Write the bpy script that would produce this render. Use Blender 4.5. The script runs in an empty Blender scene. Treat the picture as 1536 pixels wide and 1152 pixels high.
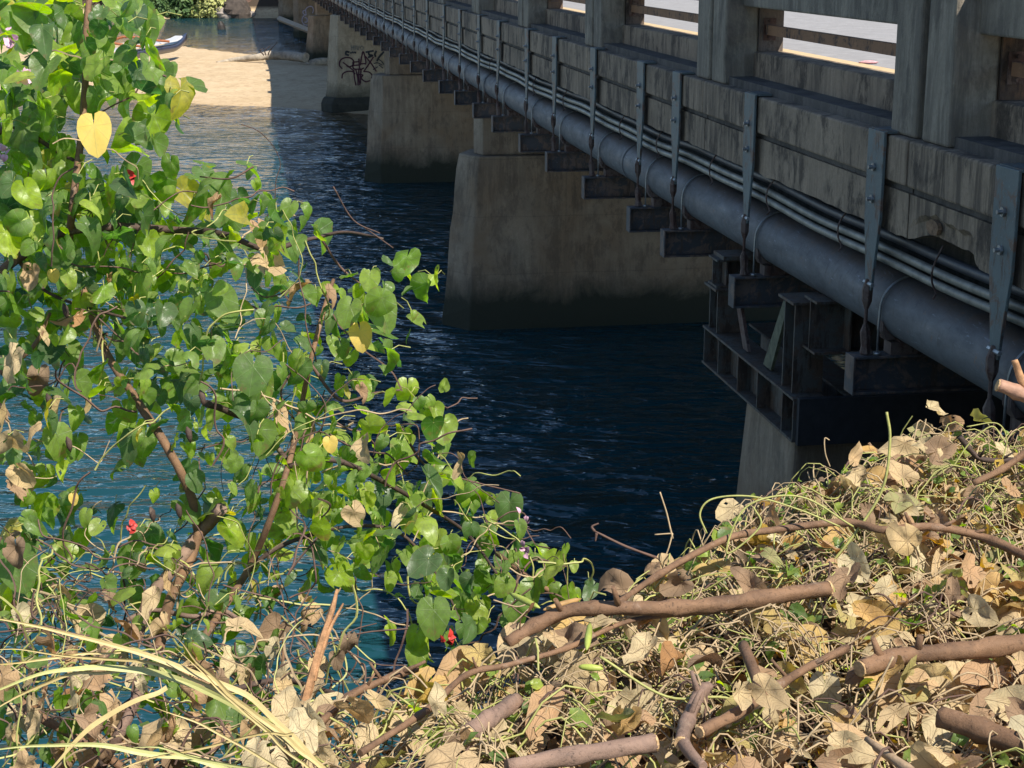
import bpy, math, random
import numpy as np
from mathutils import Vector, noise
rnd = random.Random(7); rng = np.random.default_rng(7)
sc = bpy.context.scene
# ------------------------------------------------------------ camera, sky, sun
F_PX, HOR = 2500.0, -82.0
TH = math.atan((576 - HOR) / F_PX); CT, ST = math.cos(TH), math.sin(TH)
H = 5.2
cam = bpy.data.objects.new('camera', bpy.data.cameras.new('camera')); sc.collection.objects.link(cam)
cam.data.sensor_width = 36; cam.data.lens = F_PX / 1536 * 36
cam.data.clip_end = 3000; cam.data.clip_start = 0.05
cam.location = (0, 0, H); cam.rotation_euler = (math.pi / 2 - TH, 0, 0)
sc.camera = cam
AL = math.atan((355 - 768) / (F_PX / CT))
dV = Vector((math.sin(AL), math.cos(AL), 0)); nV = Vector((math.cos(AL), -math.sin(AL), 0)); zV = Vector((0, 0, 1))
S = (nV * .40 - dV * .60 + zV * .85).normalized()
sun = bpy.data.objects.new('sun', bpy.data.lights.new('sun', 'SUN')); sc.collection.objects.link(sun)
sun.data.energy = 5.0; sun.data.angle = math.radians(.5); sun.data.color = (1, .93, .82)
sun.rotation_euler = S.to_track_quat('Z', 'Y').to_euler()
w = bpy.data.worlds.new('World'); sc.world = w; w.use_nodes = True
nt = w.node_tree; bg = nt.nodes['Background']
sky = nt.nodes.new('ShaderNodeTexSky'); sky.sky_type = 'NISHITA'; sky.sun_disc = False
sky.sun_elevation = math.asin(S.z); sky.sun_rotation = math.atan2(S.x, S.y)
sky.air_density = 1.0; sky.dust_density = 0.; sky.ozone_density = 2.0; sky.altitude = 800
nt.links.new(sky.outputs[0], bg.inputs[0]); bg.inputs[1].default_value = .105
sc.view_settings.view_transform = 'Standard'; sc.view_settings.look = 'None'
sc.view_settings.exposure = .85; sc.view_settings.gamma = 1
# ------------------------------------------------------------ helpers
def ray(x, y): return Vector((x - 768, CT * F_PX + ST * (576 - y), -ST * F_PX + CT * (576 - y)))
def onz(x, y, z): r = ray(x, y); return Vector((0, 0, H)) + r * ((z - H) / r.z)
def atD(x, y, D): return Vector((0, 0, H)) + ray(x, y) * (D / F_PX)
def ons(x, y, s): r = ray(x, y); return Vector((0, 0, H)) + r * (s / r.dot(dV))
KB, SC = .70, False          # the bridge deck is laid out in its own units, KB metres each, measured from eye level
def B(s, l, z):
    if SC: return dV * (s * KB) + nV * (l * KB) + zV * (H - (H - z) * KB)
    return dV * s + nV * l + zV * z
def sl(p): return p.dot(dV), p.dot(nV)

class MB:
    def __init__(s): s.v = []; s.f = []; s.uv = None; s.t = None
    def box(s, s0, s1, l0, l1, z0, z1):            # box in bridge coordinates
        i = len(s.v)
        for a in (s0, s1):
            for b in (l0, l1):
                for c in (z0, z1): s.v.append(B(a, b, c))
        s.f += [[i + k for k in q] for q in ((0, 1, 3, 2), (4, 6, 7, 5), (0, 4, 5, 1), (2, 3, 7, 6), (0, 2, 6, 4), (1, 5, 7, 3))]
    def prism(s, loops, cap=True):                 # list of equal-length loops (world points)
        i = len(s.v); n = len(loops[0])
        for L in loops: s.v += [Vector(p) for p in L]
        for a in range(len(loops) - 1):
            for b in range(n):
                c = (b + 1) % n
                s.f.append([i + a * n + b, i + a * n + c, i + (a + 1) * n + c, i + (a + 1) * n + b])
        if cap: s.f.append([i + k for k in range(n)][::-1]); s.f.append([i + (len(loops) - 1) * n + k for k in range(n)])
    def tube(s, pts, rad, n=8, cap=True, wob=0):
        pts = [Vector(p) for p in pts]
        if not isinstance(rad, (list, tuple)): rad = [rad] * len(pts)
        if SC: rad = [q * KB for q in rad]
        loops = []; up = None
        for k, p in enumerate(pts):
            t = (pts[min(k + 1, len(pts) - 1)] - pts[max(k - 1, 0)])
            if t.length < 1e-7: t = Vector((0, 0, 1))
            t.normalize()
            if up is None:
                up = Vector((0, 0, 1)) if abs(t.z) < .9 else Vector((1, 0, 0))
            a = t.cross(up)
            if a.length < 1e-4: a = t.orthogonal()
            a.normalize(); b = a.cross(t).normalized(); up = b
            L = []
            for q in range(n):
                g = 2 * math.pi * q / n; r = rad[k]
                if wob: r *= 1 + wob * noise.noise(Vector((p.x * 30 + q * 1.7, p.y * 30, p.z * 30)))
                L.append(p + a * (math.cos(g) * r) + b * (math.sin(g) * r))
            loops.append(L)
        s.prism(loops, cap)
    def build(s, name, mat, parent=None, smooth=False, bevel=0):
        me = bpy.data.meshes.new(name)
        o = bpy.data.objects.new(name, me); sc.collection.objects.link(o)
        off = Vector((0, 0, 0))
        if parent is not None:
            o.parent = parent; q = parent
            while q is not None: off += q.location; q = q.parent
        me.from_pydata([tuple(p - off) for p in s.v], [], s.f)
        if s.uv is not None:
            u = me.uv_layers.new(name='UVMap'); li = np.empty(len(me.loops), int); me.loops.foreach_get('vertex_index', li)
            u.data.foreach_set('uv', np.asarray(s.uv, float)[li].ravel())
        me.materials.append(mat)
        if smooth: me.polygons.foreach_set('use_smooth', [len(f) <= 4 for f in s.f])
        if bevel:
            m = o.modifiers.new('bevel', 'BEVEL'); m.width = bevel; m.segments = 2; m.limit_method = 'ANGLE'
        me.validate(); me.update()
        return o
def tag(o, label=None, cat=None, group=None, kind=None):
    if label: o['label'] = label
    if cat: o['category'] = cat
    if group: o['group'] = group
    if kind: o['kind'] = kind
    return o
def empty(name, loc, label=None, cat=None, group=None):
    o = bpy.data.objects.new(name, None); sc.collection.objects.link(o); o.location = loc; o.empty_display_size = .2
    return tag(o, label, cat, group)
def copy_tree(o, parent=None):
    c = o.copy(); sc.collection.objects.link(c)
    if parent is not None: c.parent = parent
    for ch in list(o.children): copy_tree(ch, c)
    return c
def smooth_path(P, n=6):
    P = [Vector(p) for p in P]; Q = [P[0] * 2 - P[1]] + P + [P[-1] * 2 - P[-2]]; out = []
    for i in range(1, len(Q) - 2):
        for k in range(n):
            t = k / n; a, b, c, d = Q[i - 1:i + 3]
            out.append(.5 * ((2 * b) + (c - a) * t + (2 * a - 5 * b + 4 * c - d) * t * t + (3 * b - a - 3 * c + d) * t ** 3))
    return out + [P[-1]]
# ------------------------------------------------------------ materials
class NT:
    def __init__(s, name):
        s.m = bpy.data.materials.new(name); s.m.use_nodes = True; s.t = s.m.node_tree; s.n = s.t.nodes
        s.b = s.n['Principled BSDF']; s.out = s.n['Material Output']; s.co = s.n.new('ShaderNodeTexCoord')
        s.geo = s.n.new('ShaderNodeNewGeometry'); s.pos = s.geo.outputs['Position']
    def L(s, a, b): s.t.links.new(a, b)
    def map(s, scale, src=None, rot=(0, 0, 0)):
        m = s.n.new('ShaderNodeMapping'); m.inputs['Scale'].default_value = scale; m.inputs['Rotation'].default_value = rot
        s.L(src or s.pos, m.inputs[0]); return m.outputs[0]
    def noise(s, vec, scale, detail=6, rough=.6, dist=0):
        q = s.n.new('ShaderNodeTexNoise'); q.inputs['Scale'].default_value = scale; q.inputs['Detail'].default_value = detail
        q.inputs['Roughness'].default_value = rough; q.inputs['Distortion'].default_value = dist; s.L(vec, q.inputs['Vector']); return q.outputs[0]
    def ramp(s, fac, stops):
        r = s.n.new('ShaderNodeValToRGB'); e = r.color_ramp.elements
        while len(e) < len(stops): e.new(.5)
        for k, (p, c) in enumerate(stops):
            e[k].position = p; e[k].color = (c if isinstance(c, tuple) else (c, c, c)) + (1,)
        s.L(fac, r.inputs[0]); return r.outputs[0]
    def mix(s, fac, a, b, mode='MIX'):
        m = s.n.new('ShaderNodeMix'); m.data_type = 'RGBA'; m.blend_type = mode; m.clamp_factor = True
        for v, i in ((fac, 0), (a, 6), (b, 7)):
            if isinstance(v, (int, float)): m.inputs[i].default_value = v
            elif isinstance(v, tuple): m.inputs[i].default_value = v + (1,)
            else: s.L(v, m.inputs[i])
        return m.outputs[2]
    def math(s, op, a, b=None, clamp=False):
        m = s.n.new('ShaderNodeMath'); m.operation = op; m.use_clamp = clamp
        for k, v in enumerate((a, b)):
            if v is None: continue
            if isinstance(v, (int, float)): m.inputs[k].default_value = v
            else: s.L(v, m.inputs[k])
        return m.outputs[0]
    def bump(s, h, strength=.3, dist=.02, prev=None):
        b = s.n.new('ShaderNodeBump'); b.inputs['Strength'].default_value = strength; b.inputs['Distance'].default_value = dist
        s.L(h, b.inputs['Height'])
        if prev: s.L(prev, b.inputs['Normal'])
        return b.outputs[0]
    def fin(s, col, rough=.85, nor=None, spec=.3, metal=0):
        if isinstance(col, tuple): s.b.inputs['Base Color'].default_value = col + (1,)
        else: s.L(col, s.b.inputs['Base Color'])
        if isinstance(rough, (int, float)): s.b.inputs['Roughness'].default_value = rough
        else: s.L(rough, s.b.inputs['Roughness'])
        s.b.inputs['Specular IOR Level'].default_value = spec; s.b.inputs['Metallic'].default_value = metal
        if nor: s.L(nor, s.b.inputs['Normal'])
        return s.m
    def z(s):
        x = s.n.new('ShaderNodeSeparateXYZ'); s.L(s.pos, x.inputs[0]); return x.outputs[2]

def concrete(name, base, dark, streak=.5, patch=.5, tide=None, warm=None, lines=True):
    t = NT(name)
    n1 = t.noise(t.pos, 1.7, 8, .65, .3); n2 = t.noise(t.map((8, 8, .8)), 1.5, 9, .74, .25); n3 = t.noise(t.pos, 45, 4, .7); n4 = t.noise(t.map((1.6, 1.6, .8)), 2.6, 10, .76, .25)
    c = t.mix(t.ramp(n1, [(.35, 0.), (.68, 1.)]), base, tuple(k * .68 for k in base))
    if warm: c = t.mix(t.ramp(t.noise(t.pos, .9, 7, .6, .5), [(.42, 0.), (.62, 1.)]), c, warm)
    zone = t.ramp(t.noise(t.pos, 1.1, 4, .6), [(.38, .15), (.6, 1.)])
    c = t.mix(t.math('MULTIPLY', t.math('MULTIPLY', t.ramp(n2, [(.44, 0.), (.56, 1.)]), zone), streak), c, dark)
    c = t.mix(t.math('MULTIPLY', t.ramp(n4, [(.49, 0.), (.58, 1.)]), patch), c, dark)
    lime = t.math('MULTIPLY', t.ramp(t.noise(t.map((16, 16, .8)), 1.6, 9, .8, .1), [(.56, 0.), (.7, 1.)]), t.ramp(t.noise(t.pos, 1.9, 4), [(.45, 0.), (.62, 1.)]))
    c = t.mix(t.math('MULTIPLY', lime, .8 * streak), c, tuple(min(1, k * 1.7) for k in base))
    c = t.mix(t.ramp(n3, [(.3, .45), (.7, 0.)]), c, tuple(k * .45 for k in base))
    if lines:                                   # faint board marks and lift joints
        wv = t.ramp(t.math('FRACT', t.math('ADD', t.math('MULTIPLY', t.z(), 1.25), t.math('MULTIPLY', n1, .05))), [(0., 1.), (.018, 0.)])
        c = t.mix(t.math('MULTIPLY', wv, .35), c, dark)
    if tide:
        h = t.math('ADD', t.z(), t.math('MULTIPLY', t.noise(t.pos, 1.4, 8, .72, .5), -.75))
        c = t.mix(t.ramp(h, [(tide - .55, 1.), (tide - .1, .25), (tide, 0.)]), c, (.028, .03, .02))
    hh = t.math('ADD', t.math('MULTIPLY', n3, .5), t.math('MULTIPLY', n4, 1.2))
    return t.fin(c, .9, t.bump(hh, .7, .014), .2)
CON_F = concrete('fascia_concrete', (.32, .25, .18), (.03, .026, .024), .75, .85, lines=False)
CON_P = concrete('pier_concrete', (.29, .235, .17), (.05, .04, .032), .4, .45, .38, (.19, .135, .085))
STAINP = concrete('stained_concrete', (.19, .15, .12), (.03, .022, .02), .6, .9, None, (.2, .11, .06), lines=False)
CON_G = concrete('graffiti_pier_concrete', (.37, .32, .23), (.10, .085, .06), .25, .35, .55)
CON_N = concrete('post_concrete', (.29, .255, .2), (.05, .045, .042), .55, .55, lines=False)
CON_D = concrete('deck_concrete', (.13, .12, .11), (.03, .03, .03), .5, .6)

def steel(name, paint, rust, amt, rough=.55, zr=None):
    t = NT(name); n1 = t.noise(t.pos, 9, 8, .7, .5); n2 = t.noise(t.map((14, 14, 3)), 2, 6, .7)
    c = t.mix(t.ramp(t.noise(t.pos, 3, 4), [(.3, 0.), (.7, 1.)]), paint, tuple(k * .7 for k in paint))
    c = t.mix(t.ramp(n1, [(amt - .06, 1.), (amt + .02, 0.)]), c, rust)
    c = t.mix(t.ramp(n2, [(amt - .1, 1.), (amt - .02, 0.)]), c, tuple(k * .5 for k in rust))
    c = t.mix(t.ramp(t.noise(t.pos, 60, 3), [(.62, 0.), (.72, .5)]), c, tuple(min(1, k * 1.8) for k in paint))
    return t.fin(c, rough, t.bump(t.noise(t.pos, 45, 5), .35, .004), .4)
ST_STRAP = steel('strap_paint', (.09, .12, .125), (.10, .062, .045), .455)
ST_RUST = steel('rusty_hanger', (.12, .085, .07), (.07, .035, .025), .5, .8)
ST_BRK = steel('bracket_steel', (.055, .056, .06), (.12, .085, .065), .5, .7)
ST_TR = steel('trestle_steel', (.075, .072, .062), (.07, .045, .03), .51, .7)
ST_RAIL = steel('rail_rust', (.26, .14, .075), (.05, .035, .03), .44, .8)
def pipe_mat():
    t = NT('pipe_paint'); n = t.noise(t.map((2, .6, 2)), 5, 8, .7, .4)
    c = t.mix(t.ramp(n, [(.35, 0.), (.7, 1.)]), (.075, .083, .093), (.042, .047, .054))
    nz = t.n.new('ShaderNodeSeparateXYZ'); t.L(t.geo.outputs['Normal'], nz.inputs[0])
    dust = t.math('MULTIPLY', t.ramp(nz.outputs[2], [(.35, 0.), (.9, 1.)]), t.ramp(t.noise(t.pos, 6, 7, .7), [(.3, .2), (.6, 1.)]))
    c = t.mix(dust, c, (.085, .062, .05)); c = t.mix(t.ramp(t.noise(t.pos, 14, 8, .75, .4), [(.6, 0.), (.68, .8)]), c, (.13, .075, .045)); c = t.mix(t.ramp(t.noise(t.map((3, 3, .6)), 7, 7, .75), [(.56, 0.), (.64, .7)]), c, (.03, .03, .032))
    c = t.mix(t.ramp(t.noise(t.map((10, 1.2, 10), rot=(0, 0, -AL)), 4, 6, .8), [(.6, 0.), (.7, .6)]), c, (.25, .29, .33))
    return t.fin(c, t.ramp(n, [(.3, .5), (.7, .75)]), t.bump(t.noise(t.pos, 30, 5), .15, .004), .5)
PIPE = pipe_mat()
def simple(name, col, rough=.6, metal=0, var=.25, sc_=14, bumpd=.004):
    t = NT(name); n = t.noise(t.pos, sc_, 7, .65)
    c = t.mix(t.ramp(n, [(.3, 0.), (.7, 1.)]), col, tuple(k * (1 - var * 2) for k in col))
    return t.fin(c, rough, t.bump(t.noise(t.pos, sc_ * 4, 4), .3, bumpd), .4, metal)
GALV = simple('galvanised_conduit', (.25, .24, .2), .5, .25, .3, 9)
DARKT = simple('dark_conduit', (.05, .055, .065), .5)
BOLT = simple('bolt_zinc', (.36, .37, .37), .4, .7)
ROADM = simple('sunlit_road_surface', (.27, .262, .258), .9, 0, .13, 7, .02)
YELL = simple('yellow_edge_strip', (.55, .40, .22), .8, 0, .15, 20)
RUSTPOST = simple('rust_streak', (.12, .07, .05), .9, 0, .3, 8)
def bark(name, a, b, sc_=30):
    t = NT(name); n = t.noise(t.pos, sc_, 8, .7, .6); n2 = t.noise(t.pos, sc_ * .25, 4)
    c = t.mix(t.ramp(n, [(.32, 0.), (.66, 1.)]), a, b)
    c = t.mix(t.ramp(n2, [(.45, 0.), (.7, .7)]), c, tuple(k * .55 for k in a))
    c = t.mix(t.ramp(t.noise(t.pos, sc_ * 5, 3), [(.66, 0.), (.74, .2)]), c, (.42, .36, .3))
    c = t.mix(t.ramp(t.noise(t.pos, 5, 4, .6, 1), [(.4, 0.), (.65, .6)]), c, tuple(min(1, k * 1.5) for k in a)); crk = t.noise(t.pos, sc_ * 2.2, 9, .8, 1.5); c = t.mix(t.ramp(crk, [(.36, .8), (.46, 0.)]), c, tuple(k * .3 for k in b)); c = t.mix(t.ramp(t.noise(t.pos, 11, 7, .75), [(.58, 0.), (.66, .6)]), c, (.26, .19, .14)); return t.fin(c, .7, t.bump(t.math('ADD', n, crk), .6, .004), .3)
BARK = bark('brown_bark', (.175, .10, .055), (.09, .052, .032))
BARKG = bark('grey_brown_bark', (.2, .13, .095), (.11, .075, .06))
BARKD = bark('dark_bark', (.07, .045, .035), (.035, .025, .02))
CUT = simple('cut_wood', (.62, .40, .2), .85, 0, .3, 90)
SPLIT = simple('split_wood', (.50, .27, .13), .8, 0, .3, 70)
DRIFT = simple('driftwood_grey', (.42, .36, .28), .85, 0, .3, 6)

def leaf_mat(name, cols, vein, trans=.45, veinamt=.5, spec=.5, rough=.42, spots=None, bumps=.4):
    t = NT(name)
    at = t.n.new('ShaderNodeAttribute'); at.attribute_name = 'tint'
    c = t.ramp(at.outputs['Fac'], cols)
    uv = t.n.new('ShaderNodeUVMap'); sx = t.n.new('ShaderNodeSeparateXYZ'); t.L(uv.outputs[0], sx.inputs[0])
    ang = t.math('ARCTAN2', sx.outputs[0], sx.outputs[1])
    r = t.math('SQRT', t.math('ADD', t.math('MULTIPLY', sx.outputs[0], sx.outputs[0]), t.math('MULTIPLY', sx.outputs[1], sx.outputs[1])))
    v = t.math('MULTIPLY', t.math('ABSOLUTE', t.math('SINE', t.math('MULTIPLY', ang, 4.0))), t.math('ADD', r, .08))
    vm = t.ramp(v, [(.012, 1.), (.06, 0.)])
    side = t.math('MULTIPLY', t.math('ABSOLUTE', t.math('SINE', t.math('ADD', t.math('MULTIPLY', r, 22.), t.math('MULTIPLY', v, 12.)))), 1.)
    vm2 = t.ramp(side, [(.02, .4), (.12, 0.)])
    vv = t.math('MAXIMUM', vm, vm2)
    c = t.mix(t.math('MULTIPLY', vv, veinamt), c, vein)
    nn = t.noise(t.pos, 55, 5)
    c = t.mix(t.ramp(nn, [(.35, .35), (.6, 0.)]), c, (.03, .035, .01) if not spots else spots)
    if not spots:
        edge = t.math('MULTIPLY', t.ramp(t.noise(t.pos, 21, 4, .7), [(.56, 0.), (.66, 1.)]), t.ramp(r, [(.34, 0.), (.52, 1.)]))
        c = t.mix(t.math('MULTIPLY', edge, .8), c, (.22, .13, .05))
    # paler underside
    pale = t.mix(.28, c, tuple(min(1, k) for k in (.24, .27, .16)) if not spots else (.42, .36, .26))
    c2 = t.mix(t.geo.outputs['Backfacing'], c, pale)
    nor = t.bump(t.math('ADD', t.math('MULTIPLY', vv, -.6), t.math('MULTIPLY', nn, .7)), bumps, .004)
    t.fin(c2, rough, nor, spec)
    tr = t.n.new('ShaderNodeBsdfTranslucent'); hs = t.n.new('ShaderNodeHueSaturation'); hs.inputs['Value'].default_value = 2.1; hs.inputs['Saturation'].default_value = 1.15
    t.L(c, hs.inputs['Color']); t.L(hs.outputs[0], tr.inputs[0])
    ms = t.n.new('ShaderNodeMixShader'); ms.inputs[0].default_value = trans
    t.L(t.b.outputs[0], ms.inputs[1]); t.L(tr.outputs[0], ms.inputs[2]); t.L(ms.outputs[0], t.out.inputs[0])
    return t.m
LEAF = leaf_mat('green_leaf', [(0., (.04, .11, .035)), (.25, (.085, .185, .035)), (.5, (.17, .29, .035)), (.75, (.28, .40, .035)), (.94, (.40, .50, .06)), (1., (.5, .42, .05))], (.28, .38, .16), .6, .5, .5, .36)
YLEAF = leaf_mat('yellow_leaf', [(0., (.66, .44, .04)), (1., (.76, .54, .07))], (.5, .4, .08), .35, .6, .3, .6, (.5, .4, .1))
DRY = leaf_mat('dry_leaf', [(0., (.08, .042, .022)), (.2, (.22, .115, .055)), (.38, (.40, .22, .095)), (.55, (.51, .38, .19)), (.72, (.54, .47, .28)), (.86, (.50, .28, .055)), (.95, (.36, .29, .06)), (1., (.22, .24, .07))], (.3, .19, .11), .25, .45, .15, .8, (.22, .13, .07), .9)
VINEG = simple('green_vine', (.36, .36, .11), .6, 0, .2, 25)
VINET = simple('tan_vine', (.42, .31, .18), .75, 0, .25, 25)
VINED = simple('dark_twig', (.13, .075, .055), .8, 0, .25, 25)
GRASS = simple('straw_grass', (.46, .36, .15), .55, 0, .14, 9)
GRASSG = simple('green_straw_grass', (.40, .40, .15), .55, 0, .16, 9)
RED = simple('red_petal', (.5, .04, .03), .5); PINK = simple('pink_petal', (.72, .42, .55), .5)
# ------------------------------------------------------------ terrain: sand bar, river bed, banks, water
def sst(a, b, x): t = min(1, max(0, (x - a) / (b - a))); return t * t * (3 - 2 * t)
def near_edge(l): return 54.6 + max(-14, min(9, 2.6 - l)) * .95 + (0 if l < 2.6 else (l - 2.6) * .2) + .5 * math.sin(l * .9)
def far_edge(l): return 82.5 + (min(6, max(-4, 1.2 - l)) * 2.2) - max(0, -3 - l) * .15 - max(0, l - 1.2) * .3 + .5 * math.sin(l * .7)
def bed(s, l):
    a, b = s - near_edge(l), far_edge(l) - s
    m = min(a, b)
    if m > 0: h = .42 * (1 - math.exp(-m * .16))
    else: h = m * (.05 if a < b else .014)
    h += .035 * noise.noise(Vector((s * .5, l * .5, 0))) * min(1, abs(m) * .5) + .012 * noise.noise(Vector((s * 3, l * 3, 4)))
    return max(-3, h)
def bank_z(s, l):
    k = s - 127.6 + max(0, -l - 3) * .12 + .7 * math.sin(l * .6)
    return -.4 + k * .8 if k > 0 else -9
m = MB(); SS = np.concatenate([np.arange(-10, 30, 4), np.arange(30, 104, .55), np.arange(104, 175, 2)]); LL = np.concatenate([np.arange(-140, -22, 8), np.arange(-22, 16, .6), np.arange(16, 80, 8)])
for s in SS:
    for l in LL: m.v.append(B(s, l, max(bed(s, l), min(7, bank_z(s, l)))))
nl = len(LL)
m.f = [[i * nl + j, i * nl + j + 1, (i + 1) * nl + j + 1, (i + 1) * nl + j] for i in range(len(SS) - 1) for j in range(nl - 1)]
t = NT('sand'); n1 = t.noise(t.pos, 1.2, 6); n2 = t.noise(t.map((3, 3, 3)), 1.3, 9, .75, .5)
c = t.mix(t.ramp(n1, [(.35, 0.), (.65, 1.)]), (.50, .385, .245), (.42, .315, .19))
c = t.mix(t.ramp(n2, [(.5, 0.), (.62, .75)]), c, (.30, .21, .12))
c = t.mix(t.ramp(t.noise(t.map((4, 9, 4)), 1.1, 8, .8, .3), [(.6, 0.), (.67, .7)]), c, (.16, .11, .065))
wet = t.ramp(t.math('ADD', t.z(), .5), [(.5, 1.), (.66, 0.)])
c = t.mix(t.math('MULTIPLY', wet, .35), c, (.36, .25, .14))
hi = t.ramp(t.math('MULTIPLY', t.z(), .5), [(.28, 0.), (.42, 1.)])
c = t.mix(hi, c, (.055, .04, .028))
SAND = t.fin(c, .9, t.bump(t.math('ADD', t.noise(t.pos, 5, 8, .7), n2), .7, .05), .2)
tag(m.build('sandbar_and_river_bed', SAND, smooth=True), kind='structure')
# water sheet
m = MB(); SW = np.concatenate([np.arange(-30, 30, 3), np.arange(30, 128, .8), np.arange(128, 400, 30)]); LW = np.concatenate([np.arange(-400, -22, 30), np.arange(-22, 16, .8), np.arange(16, 300, 30)])
dep = []
for s in SW:
    for l in LW: m.v.append(B(s, l, 0)); dep.append(max(0, -bed(s, l)))
nl = len(LW)
m.f = [[i * nl + j, i * nl + j + 1, (i + 1) * nl + j + 1, (i + 1) * nl + j] for i in range(len(SW) - 1) for j in range(nl - 1)]
t = NT('river_water')
at = t.n.new('ShaderNodeAttribute'); at.attribute_name = 'depth'
murk = t.math('SUBTRACT', 1.0, t.math('EXPONENT', t.math('MULTIPLY', at.outputs['Fac'], -1.7)))
mv = t.map((1, 1.9, 1), rot=(0, 0, math.radians(24)))
w1 = t.noise(mv, 1.7, 1, .5, .6); w2 = t.noise(mv, 4.6, 1.5, .5, .8); w3 = t.noise(t.map((1, 1, 1)), .35, 3, .5); w0 = t.noise(mv, .7, 1, .5, .8)
calm = t.ramp(w3, [(.35, .35), (.65, 1.)])
hgt = t.math('ADD', t.math('MULTIPLY', t.math('ADD', w1, t.math('MULTIPLY', w2, .28)), calm), t.math('MULTIPLY', w0, .9))
nor = t.bump(hgt, 1.0, .30)
dif = t.n.new('ShaderNodeBsdfDiffuse'); dif.inputs[0].default_value = (.008, .047, .058, 1)
trn = t.n.new('ShaderNodeBsdfTransparent'); tc = t.mix(murk, (.95, .95, .86), (.55, .6, .33)); t.L(tc, trn.inputs[0])
body = t.n.new('ShaderNodeMixShader'); t.L(murk, body.inputs[0]); t.L(trn.outputs[0], body.inputs[1]); t.L(dif.outputs[0], body.inputs[2])
gl = t.n.new('ShaderNodeBsdfGlossy'); gl.inputs['Roughness'].default_value = .02; t.L(nor, gl.inputs['Normal'])
fr = t.n.new('ShaderNodeFresnel'); fr.inputs[0].default_value = 1.6; t.L(nor, fr.inputs['Normal'])
ms = t.n.new('ShaderNodeMixShader'); t.L(fr.outputs[0], ms.inputs[0]); t.L(body.outputs[0], ms.inputs[1]); t.L(gl.outputs[0], ms.inputs[2])
t.L(ms.outputs[0], t.out.inputs[0])
wo = m.build('river_water', t.m, smooth=True); tag(wo, kind='structure')
a = wo.data.attributes.new('depth', 'FLOAT', 'POINT'); a.data.foreach_set('value', dep)
# near bank
EX = [(-6, 2.2), (-2, 2.45), (-.9, 2.7), (-.5, 2.92), (-.24, 3.2), (.15, 3.7), (.68, 4.38), (.97, 4.68), (1.59, 5.08), (3, 5.3), (9, 5.5)]
def y_edge(x):
    for (a, b), (c, d) in zip(EX, EX[1:]):
        if x <= c: return b + (d - b) * (max(x, a) - a) / (c - a)
    return EX[-1][1]
def pile_z(x, y):
    k = y - y_edge(x)
    z = 3.59 + .08 * noise.noise(Vector((x * 2.2, y * 2.2, 1))) + .10 * noise.noise(Vector((x * 6, y * 6, 2))) + .05 * sst(.2, 1.4, x)
    return z - max(0, k + .05) * 1.15
m = MB(); XX = list(np.arange(-8, -1.5, .5)) + list(np.arange(-1.5, 2.6, .08)) + list(np.arange(2.6, 14, .5)); YY = list(np.arange(-6, 2.4, .6)) + list(np.arange(2.4, 6, .08)) + list(np.arange(6, 11, .5))
for x in XX:
    for y in YY: m.v.append(Vector((x, y, max(-2.5, pile_z(x, y) - .1))))
ny = len(YY); m.f = [[i * ny + j, (i + 1) * ny + j, (i + 1) * ny + j + 1, i * ny + j + 1] for i in range(len(XX) - 1) for j in range(ny - 1)]
t = NT('bank_soil'); n1 = t.noise(t.pos, 18, 8, .7)
tag(m.build('near_bank_ground', t.fin(t.mix(n1, (.07, .045, .028), (.025, .017, .012)), .95, t.bump(n1, 1, .03), .1)), kind='structure')
# ------------------------------------------------------------ bridge
SC = True
JT = [5.3, 10.92, 16.2, 21.9, 27.5, 33.2, 39, 45, 51, 57, 63, 69, 75, 81, 87, 93, 99, 105, 111, 117, 123, 129, 135, 141, 147, 153, 159, 165, 171, 177, 183]
br = empty('road_bridge', B(-4, 9, 3.2), 'weathered grey concrete road bridge with stained parapet crossing the river on the right', 'bridge')
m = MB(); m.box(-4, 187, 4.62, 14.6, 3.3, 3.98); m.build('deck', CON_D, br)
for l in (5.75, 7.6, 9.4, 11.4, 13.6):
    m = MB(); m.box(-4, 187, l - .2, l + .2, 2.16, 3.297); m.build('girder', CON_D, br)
m = MB(); m.box(-4, 187, 5.17, 14.2, 3.982, 4.06); tag(m.build('road_surface', ROADM, br), 'pale sunlit road surface behind the parapet')
m = MB(); m.box(-4, 187, 5.9, 6.08, 4.062, 4.068); tag(m.build('edge_strip', YELL, br), 'yellow strip along the road edge')  # thin yellow strip laid along the road edge
m = MB(); m.box(-4, 187, 14.2, 14.5, 3.982, 5.0); m.build('far_parapet', CON_N, br)
bounds = [-4] + JT + [187]
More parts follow.
